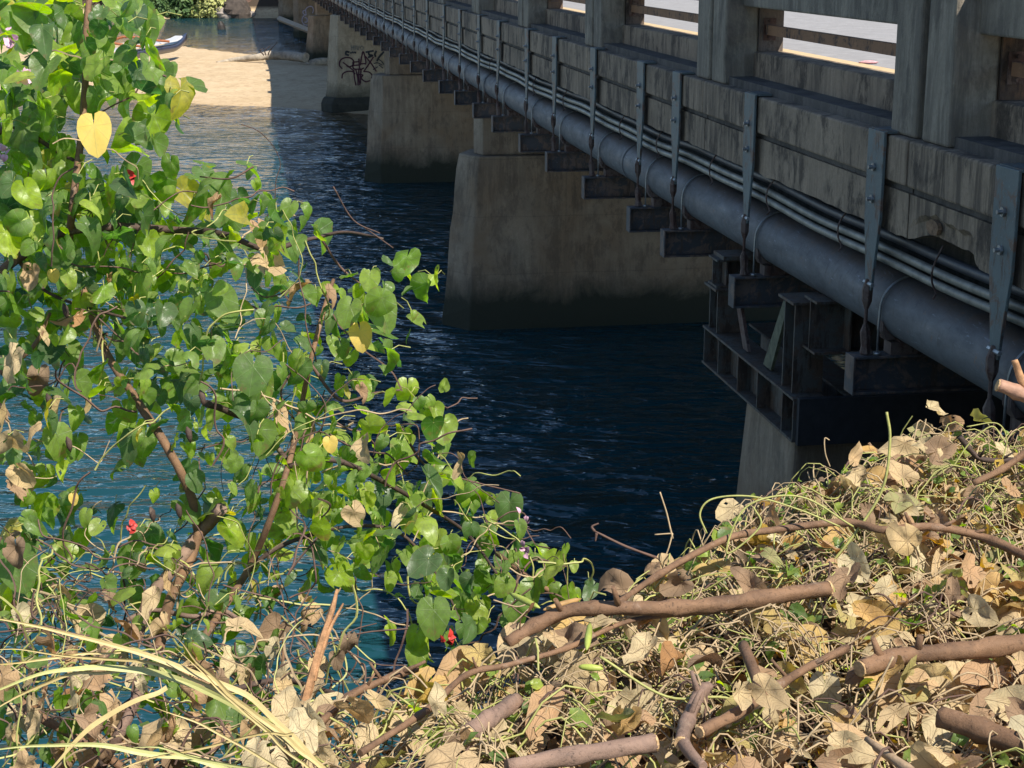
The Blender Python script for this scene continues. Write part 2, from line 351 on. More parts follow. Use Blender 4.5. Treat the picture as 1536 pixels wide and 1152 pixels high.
for k in range(len(bounds) - 1):
    a, b = bounds[k] + .012, bounds[k + 1] - .012
    m = MB(); m.box(a, b, 4.5, 4.86, 3.585, 3.905); m.build('fascia_panel', CON_F, br, bevel=.012)
    m = MB(); m.box(a + .002, b - .002, 4.56, 4.86, 3.535, 3.583); m.build('groove', CON_D, br)
    # lower band with worn, spalled bottom edge
    m = MB(); loops = []; st = .09 if a < 30 else .5; ns = max(2, int((b - a) / st))
    for i in range(ns + 1):
        s = a + (b - a) * i / ns
        zb = 3.225 + (.018 * noise.noise(Vector((s * 3, 0, 0))) + .012 * noise.noise(Vector((s * 11, 5, 0)))) * (1 if a < 40 else 0)
        li = 4.535; sp = 0
        if 9.75 < s < 11.0 and k == 1:
            sp = sst(9.75, 10.0, s) * (1 - sst(10.6, 10.9, s)); zb += .075 * sp + .02 * noise.noise(Vector((s * 4, 1, 1)))
        lb = li + .045 * sp * (1 + noise.noise(Vector((s * 3, 3, 0))))
        zm = zb + .12 * (1 if sp else .6) + .03 * noise.noise(Vector((s * 8, 8, 0)))
        loops.append([B(s, li, 3.533), B(s, li, zm + .02), B(s, lb, zm - .02 * (1 if sp else 0)), B(s, lb, zb), B(s, 4.84, zb + .01), B(s, 4.84, 3.533)])
    m.prism(loops); m.build('lower_fascia_band', CON_F, br)
    m = MB(); m.box(a, b, 4.862, 5.16, 3.907, 4.215); m.build('curb', CON_F, br, bevel=.012)
    m = MB(); m.box(a + .01, b - .01, 4.74, 5.3, 4.64, 5.12); m.build('top_rail', CON_N, br, bevel=.012)  # rail widened inward to keep sun off the ledge and posts
    if k: m = MB(); m.box(a + .05, a + .5, 4.57, 4.9, 3.907, 5.14); m.build('parapet_post', CON_N, br, bevel=.015)
    m = MB(); m.box(b - .48, b - .04, 4.57, 4.9, 3.907, 5.14); m.build('parapet_post', CON_N, br, bevel=.015)
    if a < 60:
        # stained inner pilaster with steel rail shoe, both ends
        for p0, p1 in ((b - .5, b - .03), (a + .03, a + .5)):
            if k == 0 and p0 < b - 2: continue
            m = MB(); m.box(p0, p1, 4.902, 5.14, 4.217, 4.638); m.build('stained_pilaster', STAINP, br)
        m = MB(); m.box(b - .515, b - .502, 4.94, 5.06, 4.32, 4.53); q = m.build('rail_shoe', ST_RUST, br)
        for z in (4.35, 4.5): mm = MB(); mm.tube([B(b - .515, 5.0, z), B(b - .545, 5.0, z)], .016, 6); mm.build('bolt', ST_RUST, q)
    m = MB(); m.box(a + .51, b - .52, 4.96, 4.985, 4.375, 4.465); m.box(a + .51, b - .52, 4.987, 5.03, 4.375, 4.387); m.box(a + .51, b - .52, 4.987, 5.03, 4.453, 4.465)
    tag(m.build('mid_rail', ST_RAIL, br), 'rusty brown steel rail in the parapet opening')
m = MB(); m.box(-6, -2.5, 3.6, 15, -4, 2.1); m.build('abutment', CON_P, br)
# orange patch of broken concrete
m = MB(); P = []
for i in range(16):
    g = i / 16 * 2 * math.pi; r = 1 + .35 * noise.noise(Vector((math.cos(g) * 2, math.sin(g) * 2, 3)))
    P.append((10.5 + .10 * r * math.cos(g), 3.37 + .05 * r * math.sin(g)))
m.prism([[B(s, 4.532, z) for s, z in P], [B(s, 4.56, z) for s, z in P]]); tag(m.build('broken_edge_patch', simple('spalled_concrete', (.27, .17, .10), .95, 0, .35, 30, .02), br), 'orange brown broken patch of concrete')
# litter on the road
m = MB(); p0 = onz(1303, 92, H - (H - 4.085) * KB); loops = []
for j, (r, z) in enumerate(((.035, 0), (.045, .01), (.02, .02))): loops.append([p0 + Vector((math.cos(g) * r * 1.6, math.sin(g) * r * (1 + .3 * math.sin(3 * g)), z - .015)) for g in np.linspace(0, 2 * math.pi, 11)[:-1]])
m.prism(loops); tag(m.build('litter_scrap', simple('pink_wrapper', (.75, .4, .4), .5, 0, .3, 30)), 'small pink and white scrap of litter lying on the road', 'litter')

SC = False
# ------------------------------------------------------------ piers
def pier(s0, th, l_bot, l_top, z_top, cap, mat, label, tipd=.33, l_end=10.0, foot=False, capdark=True):
    e = empty('bridge_pier', B(s0, 8, 0), label, 'bridge pier', 'concrete piers under the bridge')
    m = MB(); loops = []; nz = 26
    for i in range(nz + 1):
        z = -3 + (z_top + 3) * i / nz; k = z / z_top
        la = l_bot + (l_top - l_bot) * k
        er = .035 * noise.noise(Vector((z * 3.1, s0, 1))) + .02 * noise.noise(Vector((z * 9, s0, 2)))
        er2 = .025 * noise.noise(Vector((z * 4, s0, 7)))
        if i == nz: er += .03
        td = tipd - .1 * k
        h = th / 2
        loops.append([B(s0, la + er, z), B(s0 - h, la + td + er2, z), B(s0 - h, 6, z), B(s0 - h, 8, z), B(s0 - h, l_end, z), B(s0 + h, l_end, z), B(s0 + h, la + td, z)])
    m.prism(loops); m.build('pier_wall', mat, e, bevel=.02)
    if foot:
        m = MB(); loops = []
        for z, q in ((-2, .14), (.25, .13), (.42, .07), (.47, .0)):
            h = th / 2 + q; loops.append([B(s0, l_bot - q, z), B(s0 - h, l_bot + tipd - q, z), B(s0 - h, l_end, z), B(s0 + h, l_end, z), B(s0 + h, l_bot + tipd - q, z)])
        m.prism(loops); m.build('footing', simple('weedy_footing', (.035, .035, .025), .9, 0, .3, 6, .02), e, bevel=.05)
    if cap:
        zc, lc = cap; h = th / 2 - .13
        m = MB(); m.prism([[B(s0 - h * .2, lc, z), B(s0 - h, lc + .09, z), B(s0 - h, l_end - .3, z), B(s0 + h, l_end - .3, z), B(s0 + h, lc + .1, z)] for z in (z_top + .002, zc)])
        m.build('bearing_wall', mat, e, bevel=.012)
    return e
pier(22.95, .92, 2.66, 2.9, 2.42, (3.05, 3.12), CON_P, 'tall concrete pier nearest the camera standing in dark water, chipped pale nose')
pier(38.0, .9, 2.66, 2.86, 2.40, (3.05, 3.16), CON_P, 'concrete pier in the water between the nearest pier and the graffiti covered one')
p3 = pier(54.9, 1.0, 2.62, 2.86, 3.05, None, CON_G, 'pale full height pier with red graffiti at the sand edge', foot=True)
pier(79, .95, 2.93, 3.12, 2.08, (3.05, 3.43), CON_P, 'reddish tan pier standing on the sand beside the drift log')
p5 = pier(100, 1.1, 3.05, 3.12, 3.05, None, CON_P, 'far pier in the water carrying a pale spray painted bubble tag')
pier(118, 1.0, 2.6, 2.7, 3.05, None, CON_P, 'farthest visible pier near the rocky bank, partly hidden')
# first pier with steel grillage
SC = True
e = empty('bridge_pier', B(13.5, 8, 0), 'short brown stained pier under the stacked steel beams beside the leaf pile', 'bridge pier', 'concrete piers under the bridge')
m = MB(); loops = []
for i in range(12):
    z = -6 + 7.18 * i / 11; k = (1.18 - z) * .06; er = .02 * noise.noise(Vector((z * 3, 4, 4)))
    loops.append([B(14.25 + k, 4.46 - k, z), B(12.85 - k * .3, 4.46 - k + er, z), B(12.85 - k * .3, 14, z), B(14.25 + k, 14, z)])
m.prism(loops); m.build('pier_wall', CON_P, e, bevel=.02)
tr = empty('steel_trestle', B(14, 5, 1.19), 'dark rusty stack of steel beams and stiffeners on top of the short pier', 'steel support')
def ibeam_s(m, s0, s1, l, z0, z1, w=.26, stiff=()):       # I-beam running along the bridge
    t_ = .022
    m.box(s0, s1, l - w / 2, l + w / 2, z0, z0 + t_); m.box(s0, s1, l - w / 2, l + w / 2, z1 - t_, z1); m.box(s0, s1, l - .009, l + .009, z0 + t_, z1 - t_)
    for q in stiff: m.box(q - .008, q + .008, l - w / 2 + .005, l - .009, z0 + t_, z1 - t_); m.box(q - .008, q + .008, l + .009, l + w / 2 - .005, z0 + t_, z1 - t_)
def ibeam_l(m, l0, l1, s, z0, z1, w=.24, stiff=()):        # I-beam running across the bridge
    t_ = .02
    m.box(s - w / 2, s + w / 2, l0, l1, z0, z0 + t_); m.box(s - w / 2, s + w / 2, l0, l1, z1 - t_, z1); m.box(s - .008, s + .008, l0, l1, z0 + t_, z1 - t_)
    for q in stiff: m.box(s - w / 2 + .005, s - .008, q - .008, q + .008, z0 + t_, z1 - t_)
m = MB(); ibeam_s(m, 12.75, 15.55, 4.53, 1.2, 1.58, .28, (12.76, 13.05, 13.75, 14.35, 15.0, 15.5)); m.build('long_beam', ST_TR, tr)
m = MB(); ibeam_s(m, 12.75, 15.55, 5.0, 1.2, 1.58, .28, (13.05, 14.35)); m.build('long_beam', ST_TR, tr)
m = MB(); m.box(12.68, 12.74, 4.42, 9, 1.19, 1.59); m.build('end_plate_beam', simple('black_steel', (.022, .024, .028), .8), tr)
for s_, l_, z0, z1 in ((15.3, 4.55, 1.582, 2.0), (13.05, 4.56, 1.582, 2.34)):
    m = MB(); m.box(s_ - .14, s_ - .12, l_ - .13, l_ + .13, z0, z1); m.box(s_ + .12, s_ + .14, l_ - .13, l_ + .13, z0, z1); m.box(s_ - .118, s_ + .118, l_ - .008, l_ + .008, z0, z1)
    m.box(s_ - .2, s_ + .2, l_ - .17, l_ + .17, z1 + .001, z1 + .025); m.build('column', ST_TR, tr)
m = MB(); ibeam_l(m, 4.4, 9, 15.3, 2.027, 2.3, .3, (4.5,)); m.box(15.1, 15.45, 4.45, 4.9, 2.302, 2.34); m.build('cross_beam', ST_TR, tr)
m = MB(); ibeam_l(m, 4.5, 9, 12.75, 1.98, 2.42, .3, (4.8,)); m.build('cross_beam', ST_TR, tr)
m = MB(); m.prism([[B(s, l_, z) for s, z in ((13.35, 2.28), (13.22, 2.28), (13.62, 1.60), (13.84, 1.60))] for l_ in (4.47, 4.50)]); tag(m.build('bent_plate', simple('mossy_plate', (.13, .14, .085), .8, 0, .35, 20), tr), 'mossy pale slanting steel plate')
m = MB(); m.prism([[B(s, l_, z) for s, z in ((14.75, 2.0), (14.6, 2.0), (14.3, 1.6), (14.45, 1.6))] for l_ in (4.47, 4.5)]); m.build('bent_plate', ST_RUST, tr)
SC = False
# timber beam between far piers
a, b = ons(419, 28, 97), ons(466, 47, 88)
m = MB(); m.tube([a, b], .16, 4); m.v = [v for v in m.v]; tag(m.build('timber_beam', simple('grey_timber', (.3, .26, .2), .85, 0, .2, 6)), 'long grey timber beam slung low between the far piers', 'timber beam')
tag(bpy.data.objects['timber_beam'], group=None)
# graffiti on pier 3 : strokes on the near face
FS = 54.9 - .5 - .012
def strokes(polys, s_face, width, name, mat, parent, th=.006):
    m = MB()
    for P in polys:
        Q = [ons(x, y, s_face) for x, y in P]
        Q = smooth_path(Q, 4) if len(Q) > 2 else Q
        for i in range(len(Q) - 1):
            a, b = Q[i], Q[i + 1]; t_ = (b - a)
            if t_.length < 1e-5: continue
            t_.normalize(); s_ = dV.cross(t_).normalized() * width / 2; e_ = t_ * width * .3
            m.prism([[a - e_ + s_, b + e_ + s_, b + e_ - s_, a - e_ - s_], [q + dV * th for q in (a - e_ + s_, b + e_ + s_, b + e_ - s_, a - e_ - s_)]])
    return m.build(name, mat, parent) if m.v else None
def each(polys, *a):
    for p in polys: strokes([p], *a)
GX = lambda L: [(470 + x / 3.84, y / 3.84) for x, y in L]
MAR = simple('maroon_spray_paint', (.06, .012, .03), .6); BLK = simple('black_spray_paint', (.03, .04, .05), .6); FAINT = simple('faded_spray_paint', (.19, .2, .18), .8); LIL = simple('lilac_spray_paint', (.42, .40, .52), .7)
strokes([GX(p) for p in (
    [(165, 395), (150, 375), (158, 345), (185, 332), (215, 335), (232, 352), (228, 375), (205, 385), (192, 378)], [(172, 360), (205, 385), (235, 410)],
    [(228, 358), (232, 395), (272, 398)], [(230, 358), (262, 355)], [(232, 377), (260, 375)], [(262, 340), (268, 398), (290, 392)],
    [(270, 375), (286, 298), (302, 352), (300, 370)], [(272, 368), (300, 366)], [(300, 325), (335, 368), (362, 410)], [(345, 330), (318, 372), (292, 410)],
    [(165, 450), (170, 425), (195, 412), (225, 412), (240, 425)], [(232, 405), (238, 455), (245, 490)], [(245, 402), (255, 445), (258, 490)], [(262, 402), (262, 450), (268, 488)],
    [(275, 400), (272, 440), (272, 480)], [(250, 430), (285, 432), (275, 450), (300, 470), (325, 465)], [(290, 412), (320, 415), (338, 432), (335, 450)])], FS, .042, 'red_graffiti', MAR, p3)
each([GX(p) for p in ([(205, 300), (190, 298), (188, 312), (202, 318)], [(216, 303), (218, 305)], [(226, 301), (230, 303)], [(238, 302), (244, 303)],
    [(305, 300), (345, 293)], [(318, 298), (322, 315), (340, 320), (318, 330)], [(362, 295), (355, 312), (358, 325)], [(405, 300), (378, 330), (368, 350)])], FS, .06, 'black_graffiti', BLK, p3)
each([GX(p) for p in ([(375, 340), (395, 355), (405, 370)], [(350, 365), (372, 362), (395, 375)], [(370, 385), (345, 400)], [(380, 375), (400, 392)])], FS, .03, 'black_graffiti', BLK, p3)
strokes([GX(p) for p in ([(220, 262), (221, 288)], [(232, 262), (232, 288)], [(220, 275), (232, 275)], [(242, 263), (242, 288)], [(250, 263), (257, 288), (264, 263)], [(280, 263), (271, 275), (280, 288), (290, 275), (280, 263)])], FS, .022, 'faded_graffiti', FAINT, p3)
HX = lambda L: [(400 + x / 7.68, y / 7.68) for x, y in L]
strokes([HX(p) for p in ([(455, 170), (450, 110), (480, 80), (520, 75), (538, 110), (530, 150)], [(455, 170), (425, 160), (420, 130), (450, 115)], [(455, 170), (420, 190), (408, 240), (430, 280), (465, 290)], [(440, 200), (465, 215), (465, 250), (440, 255)])], 100 - .55 - .012, .06, 'bubble_graffiti', LIL, p5)
# ------------------------------------------------------------ pipes and hangers
SC = True
pp = empty('water_main', B(-4, 4.8, 2.61), 'big blue grey painted water pipe running along the side of the bridge', 'pipe')
PL, PZ, PR = 4.8, 2.612, .238
m = MB(); m.tube([B(s, PL, PZ) for s in np.linspace(-4, 187, 100)], PR, 40); m.build('pipe_barrel', PIPE, pp, smooth=True)
for s in (8.2, 20, 31.9, 44, 56):
    m = MB(); m.tube([B(s - .05, PL, PZ), B(s + .05, PL, PZ)], PR + .006, 40); m.build('weld_collar', PIPE, pp, smooth=True)
def sag(s, k): return .018 * math.sin(s * .9 + k) + .01 * math.sin(s * 2.3 + 2 * k)
cps = []
for k, (l_, z_, r_, mt, lab) in enumerate(((4.60, 2.98, .03, GALV, 'lower of the two galvanised conduits lying above the big pipe'), (4.615, 3.055, .031, GALV, 'upper of the two galvanised conduits lying above the big pipe'), (4.70, 3.125, .038, DARKT, 'dark conduit tucked under the concrete edge above the silver ones'))):
    m = MB(); m.tube([B(s, l_, z_ + sag(s, 0) * .8) for s in np.linspace(-4, 187, 700)], r_, 12); o = m.build('conduit', mt, smooth=True)
    tag(o, lab, 'conduit')
# wire ties holding the conduits
for i, (x, y0, y1, lean) in enumerate(((930, 175, 205, 0), (985, 205, 235, 0), (1065, 225, 262, 0), (1150, 268, 308, 0), (1257, 320, 362, 0), (1398, 378, 425, 1), (845, 130, 155, 0), (800, 108, 130, 0), (735, 72, 95, 0))):
    r = ray(x, y1); p = Vector((0, 0, H)) + r * (4.55 / r.dot(nV)); s_ = p.dot(dV)   # deck units
    m = MB(); m.tube(smooth_path([B(s_ + .02, 4.62, 3.2 + .04 * lean), B(s_, 4.55, 3.1), B(s_ - .01, 4.545, 3.0), B(s_ - .03, 4.57, 2.93), B(s_ - .08, 4.53, 2.9)], 3), .007, 5)
    tag(m.build('wire_tie', ST_RUST), 'thin bent wire tie wrapped round the silver conduits', 'wire tie', 'wire ties on the conduits')
def make_hanger(bend=0):
    e = empty('pipe_hanger', B(0, 4.47, 2.3)); tag(e, 'x', 'pipe hanger', 'steel hangers holding the pipe to the bridge')
    def off(z): return bend * max(0, 1 - abs(z - 2.78) / .5)
    w0 = .155; zs = [(3.925, w0), (3.5, w0), (3.3, w0 * .97), (3.1, w0 * .72), (2.9, .075), (2.76, .055)]
    m = MB(); m.prism([[B(off(z) - w_, 4.462 + .0, z), B(off(z) + w_, 4.462, z), B(off(z) + w_, 4.484, z), B(off(z) - w_, 4.484, z)] for z, w_ in zs])
    m.build('strap_plate', ST_STRAP, e, bevel=.003)
    m = MB(); m.box(-w0, w0, 4.486, 4.76, 3.912, 3.93); m.build('strap_hook', ST_STRAP, e)
    for z in (3.66, 3.43):
        m = MB(); m.tube([B(0, 4.461, z), B(0, 4.445, z)], .032, 6); m.tube([B(0, 4.4449, z), B(0, 4.415, z)], .014, 8); m.build('bolt', BOLT, e)
    m = MB(); m.tube([B(off(2.8) - .09, 4.462, 2.81), B(off(2.8) + .07, 4.462, 2.81)], .017, 6); m.build('clevis_pin', BOLT, e)
    m = MB(); o8 = off(2.75)
    m.tube([B(o8, 4.465, 2.84), B(o8, 4.46, 2.76), B(o8 * .9, 4.46, 2.68), B(o8 * .8, 4.46, 2.62)], [.02, .042, .04, .018], 6)
    m.tube([B(o8 * .8, 4.46, 2.62), B(o8 * .4, 4.46, 2.5)], .014, 6)
    m.tube([B(o8 * .4, 4.46, 2.5), B(.01, 4.465, 2.44), B(0, 4.47, 2.34), B(0, 4.475, 2.285)], [.018, .04, .036, .05], 6); m.build('hanger_rod', ST_RUST, e)
    m = MB(); ibeam_l(m, 4.37, 5.75, 0, 1.985, 2.275, .17); m.box(-.09, .09, 4.352, 4.369, 1.985, 2.275); m.build('bracket_beam', ST_BRK, e, bevel=.003)
    m = MB(); loops = []
    for i in range(9):
        g = math.radians(200 + i * 17.5); ro = PR + .004; l_, z_ = PL + ro * math.cos(g), PZ + ro * math.sin(g)
        loops.append([B(-.06, l_, z_), B(.06, l_, z_), B(.06, l_, max(2.277, z_ - .02 - .06 * (i in (0, 1, 7, 8)))), B(-.06, l_, max(2.277, z_ - .02 - .06 * (i in (0, 1, 7, 8))))])
    m.prism(loops); m.box(-.07, .07, PL - .16, PL + .16, 2.277, 2.37); m.build('saddle', ST_RUST, e)
    m = MB(); P = [B(-.045, PL - PR - .017, 2.28), B(-.045, PL - PR - .017, 2.5)]
    for i in range(19): g = math.pi - i / 18 * math.pi; P.append(B(-.045, PL + (PR + .014) * math.cos(g), PZ + (PR + .014) * math.sin(g)))
    P.append(B(-.045, PL + PR + .017, 2.28)); m.tube(P, .0095, 6); m.tube([B(-.045, PL - PR - .017, 2.3), B(-.045, PL - PR - .017, 2.277)], .03, 6)
    m.build('hoop_clamp', BOLT, e, smooth=True)
    return e
h0 = make_hanger(); h1 = make_hanger(.16)
HS = [9.3, 11.42, 14.5, 17.1, 18.72, 21.36, 24.09, 26.51, 29.5, 32.0, 34.84, 37.62, 41.0]
while HS[-1] < 168: HS.append(HS[-1] + 3.1)
labs = {1: 'nearest pipe hanger at the right edge with wide dark blue strap', 2: 'blue pipe hanger just in front of the double parapet post', 3: 'grey brown pipe hanger above the stacked steel beams',
        4: 'fourth pipe hanger from the right, beside the fascia joint', 5: 'fifth pipe hanger from the right over the nearest tall pier', 6: 'sixth pipe hanger from the right edge', 7: 'seventh pipe hanger from the right edge',
        8: 'eighth pipe hanger from the right edge', 9: 'pipe hanger with a kinked strap, ninth from the right', 10: 'tenth pipe hanger from the right edge'}
base = h0.location.copy()
for i, s in enumerate(HS, 1):
    src = h1 if s in (29.5, 37.62) else h0
    o = copy_tree(src); o.location = base + dV * s * KB
    o.rotation_euler = (0, 0, 0)
    o['label'] = labs.get(i, 'kinked hanger further along the pipe toward the river' if src is h1 else ('pipe hanger just out of frame on the right' if i == 0 else 'small distant hanger with grey strap carrying the pipe'))
for h in (h0, h1):
    for c in list(h.children): bpy.data.objects.remove(c)
    bpy.data.objects.remove(h)
SC = False
# ------------------------------------------------------------ far bank: rocks, wall, shrubs, logs, canoe
ROCK = []
for nm, c1 in (('brown_rock', (.20, .12, .09)), ('grey_rock', (.36, .31, .27)), ('dark_and_shaded_rock', (.07, .055, .045))):
    ROCK.append(simple(nm, c1, .9, 0, .35, 3, .05))
def boulder(p, r, mat, seed, lab):
    m = MB(); N, M = 9, 14; loops = []
    for i in range(1, N):
        a = math.pi * i / N; L = []
        for j in range(M):
            b = 2 * math.pi * j / M; v = Vector((math.sin(a) * math.cos(b), math.sin(a) * math.sin(b), -math.cos(a)))
            k = 1 + .35 * noise.noise(v * 1.3 + Vector((seed * 7.1, 0, 0))) + .12 * noise.noise(v * 4 + Vector((seed, 0, 0)))
            L.append(p + Vector((v.x * r[0], v.y * r[1], v.z * r[2])) * k)
        loops.append(L)
    m.prism(loops); return tag(m.build('boulder', mat), lab, 'boulder', 'boulders on the far bank')
BL = [(357, 17, 1.15, 2, 'big dark brown boulder on the far bank'), (373, 14, .8, 0, 'reddish boulder right of the big dark one'), (374, 25, .55, 1, 'pale boulder at the water edge below the reddish one'),
      (337, 22, .8, 1, 'tan boulder beside the far grassy shrub'), (361, 26, .35, 1, 'small whitish stone at the waterline of the far bank'), (347, 27, .35, 1, 'small whitish stone at the waterline of the far bank'),
      (330, 12, .9, 0, 'brown boulder half hidden behind the far grassy shrub'), (345, 4, .9, 0, 'brown boulder high on the far bank'), (386, 10, 1.0, 2, 'dark boulder in the bridge shade on the far bank'), (366, 0, 1.1, 0, 'brown boulder at the top edge of the far bank'), (322, 27, .3, 1, 'small whitish stone at the waterline of the far bank')]
for i, (x, y, r, mi, lab) in enumerate(BL):
    p = ons(x, y, 128 + (2.2 if y < 16 else 0)); boulder(p, (r, r, r * .85), ROCK[mi], i, lab)
m = MB()                                               # stone wall under the bridge end
for row in range(9):
    l = -1.5 + (row % 2) * .4
    while l < 15:
        w_ = .7 + rnd.random() * .7; cz = .35 + row * .62; c = B(131.5 + row * .06 + rnd.random() * .12, l + w_ / 2, cz)
        loops = []
        for i in range(1, 6):
            a = math.pi * i / 6
            loops.append([c + nV * (math.sin(a) ** .5 * abs(math.cos(b)) ** .6 * (1 if math.cos(b) > 0 else -1) * w_ * .52) + dV * (math.sin(b) * .35 * math.sin(a) ** .5) + zV * (-math.cos(a) * .34) for b in np.linspace(0, 2 * math.pi, 11)[:-1]])
        m.prism(loops); l += w_
m.box(131.9, 133, -3, 15.5, -1, 5.6)
tag(m.build('stone_wall', ROCK[2]), 'shade darkened rough stone retaining wall at the far end of the bridge', 'wall')  # wall stones coloured dark to carry the bridge shadow

def leaf_cards(centers, size, k, jit=1.0):             # small bent leaf faces
    m = MB()
    for c, R in centers:
        for _ in range(k):
            v = Vector((rnd.gauss(0, 1), rnd.gauss(0, 1), rnd.gauss(0, 1))).normalized() * R * (rnd.random() ** .4)
            v.z *= .8; p = c + v; n_ = (v.normalized() + Vector((rnd.gauss(0, .5), rnd.gauss(0, .5), .5 + rnd.gauss(0, .4)))).normalized()
            a = n_.orthogonal().normalized(); a.rotate(__import__('mathutils').Quaternion(n_, rnd.random() * 6.28)); b = n_.cross(a); s_ = size * (.6 + rnd.random() * .8); i = len(m.v)
            m.v += [p - a * s_, p + b * s_ * .5, p + a * s_, p - b * s_ * .5]; m.f.append([i, i + 1, i + 2, i + 3])
    return m
def fleaf(name, c1, c2, c3):
    t = NT(name); n = t.noise(t.pos, 1.3, 5); n2 = t.noise(t.pos, 9, 2)
    c = t.mix(t.ramp(n, [(.38, 0.), (.62, 1.)]), c1, c2); c = t.mix(t.ramp(n2, [(.45, 0.), (.6, .8)]), c, c3); return t.fin(c, .6, None, .3)
FG = fleaf('far_foliage', (.05, .10, .03), (.10, .16, .04), (.03, .06, .02)); FY = fleaf('far_grass', (.30, .32, .09), (.22, .26, .07), (.36, .34, .14))
def far_shrub(name, cs, size, k, mat, lab, cat, trunk=None):
    e = empty(name, cs[0][0] * 1, lab, cat, 'shrubs and trees on the far bank'); e.location.z = 0
    leaf_cards(cs, size, k).build('foliage' if cat != 'tree' else 'crown', mat, e)
    m = MB(); c0 = cs[0][0]
    for q in range(4 if cat != 'tree' else 1):
        m.tube(smooth_path([Vector((c0.x + q * .3, c0.y, .2)), Vector((c0.x + q * .2, c0.y, c0.z * .5)), c0 + Vector((q * .4 - .5, 0, cs[0][1] * .3))], 4), .07 if cat != 'tree' else .2, 6)
    m.build('stem' if cat != 'tree' else 'trunk', BARKD, e)
far_shrub('grassy_shrub', [(ons(x, y, 128.4), r) for x, y, r in ((318, 12, 1.2), (305, 8, 1.1), (298, 16, .9), (325, 4, 1.1), (312, -6, 1.5))], .16, 900, FY, 'sunlit yellow green grassy shrub on the far bank left of the boulders', 'shrub')
far_shrub('leafy_shrub', [(ons(x, y, 128.6), r) for x, y, r in ((268, 8, 1.5), (285, 2, 1.4), (252, 12, 1.2), (240, 4, 1.3), (275, -16, 1.8))], .2, 900, FG, 'dark green leafy shrub on the far bank left of the grassy one', 'shrub')
for i, (l, s_, h_, lab) in enumerate(((-14, 131, 5, 'bushy dark tree on the far bank behind the upper left leaves'), (-9.5, 130, 4.5, 'bushy green tree behind the dark leafy shrub on the far bank'), (-4.5, 133, 5.5, 'bushy tree above the grassy shrub on the far bank'), (-1, 134, 5, 'bushy tree above the boulders on the far bank'), (-19, 128, 4, 'low tree on the far bank far to the left'), (-26, 127, 5, 'leafy tree on the far bank beyond the left picture edge'))):
    cs = [(B(s_ + rnd.uniform(-1, 1), l + rnd.uniform(-2, 2), h_ * rnd.uniform(.35, .95)), rnd.uniform(1.3, 2.0)) for _ in range(8)]
    far_shrub('bank_tree', cs, .24, 380, FG, lab, 'tree')
# stump
m = MB(); p = onz(333, 44, 0); m.tube([p + Vector((0, 0, -.4)), p + Vector((-.05, 0, .25)), p + Vector((-.12, 0, .5))], [.3, .24, .12], 8, wob=.3)
tag(m.build('stump', simple('black_wet_wood', (.02, .016, .013), .6)), 'small dark stump poking out of the greenish water', 'stump')
# drift logs
A = [onz(325, 94, .35), onz(350, 90, .42), onz(385, 86, .55), onz(404, 83, .62)]; Bq = [onz(404, 83, .62), onz(430, 83.5, .6), onz(459, 87, .55)]
e = empty('drift_log', onz(404, 86, .3), 'long pale driftwood log lying half in sun on the sandbar', 'driftwood')
m = MB(); m.tube(smooth_path(A + Bq[1:], 5), [.05 + .15 * min(1, i / 16) for i in range(len(smooth_path(A + Bq[1:], 5)))], 12, wob=.25); m.build('trunk', DRIFT, e, smooth=True)
for q in range(3):
    m = MB(); p = onz(396 + q * 3, 83, .7); m.tube(smooth_path([p, p + Vector((-.15 + q * .12, 0, .2)), p + Vector((.05 + q * .18, -.1, .3 + q * .12))], 4), [.035 - .003 * i for i in range(9)], 6); m.build('root', BARKD, e)
m = MB(); P_ = smooth_path([onz(464, 97, .25), onz(474, 93.5, .35), onz(495, 92, .35)], 4); m.tube(P_, [.07] + [.17] * (len(P_) - 1), 10, wob=.2)
tag(m.build('drift_log', DRIFT, smooth=True), 'short grey log in the bridge shade against the graffiti pier', 'driftwood')
# outrigger canoe
bow, mid = onz(281, 88, .35), onz(160, 112, .35)
ax = (mid - bow); ax.z = 0; ax.normalize(); sd = Vector((ax.y, -ax.x, 0))
e = empty('outrigger_canoe', bow + ax * 6, 'dark blue outrigger canoe beached on the sandbar behind the upper left leaves', 'canoe')
m = MB(); loops = []
for i in range(31):
    u = i / 30 * 12.5; k = min(1, (u + .15) / 2.2, (12.65 - u) / 2.2); hw = .30 * k ** .8; r = .38 * (1 - min(1, u / 2.4)) ** 2 + .25 * (1 - min(1, (12.5 - u) / 2.0)) ** 2
    c = bow + ax * u; c.z = .72
    loops.append([c + sd * (hw * math.sin(a)) + zV * (.26 - .26 * math.cos(a) * (1 - .1) + r - (.02 if abs(a) > 2 else 0)) for a in (-2.0, -1.5, -1.0, -.5, 0, .5, 1.0, 1.5, 2.0)])
m.prism(loops); t = NT('canoe_paint'); m.build('hull', t.fin((.03, .035, .06), .3, None, .5), e, smooth=True)
WH = simple('white_gelcoat', (.45, .45, .45), .4, 0, .04)
m = MB(); loops = []
for i in range(21):
    u = 1 + i / 20 * 10.5; k = min(1, (u + .15) / 2.2, (12.65 - u) / 2.2); hw = .30 * k ** .8 + .012; c = bow + ax * u; c.z = .72 + .50 + .38 * (1 - min(1, u / 2.4)) ** 2
    loops.append([c + sd * x_ + zV * z_ for x_, z_ in ((-hw, 0), (hw, 0), (hw * .8, .05), (-hw * .8, .05))])
m.prism(loops); m.build('gunwale', WH, e)
for u in (4.2, 7.6):
    c = bow + ax * u; c.z = 1.38; m = MB(); m.tube(smooth_path([c - sd * .7 + zV * -.05, c, c + sd * 1.3 + zV * .12, c + sd * 2.2 - zV * .35], 4), .05, 8); m.build('outrigger_spar', simple('orange_spar', (.42, .15, .06), .5), e)
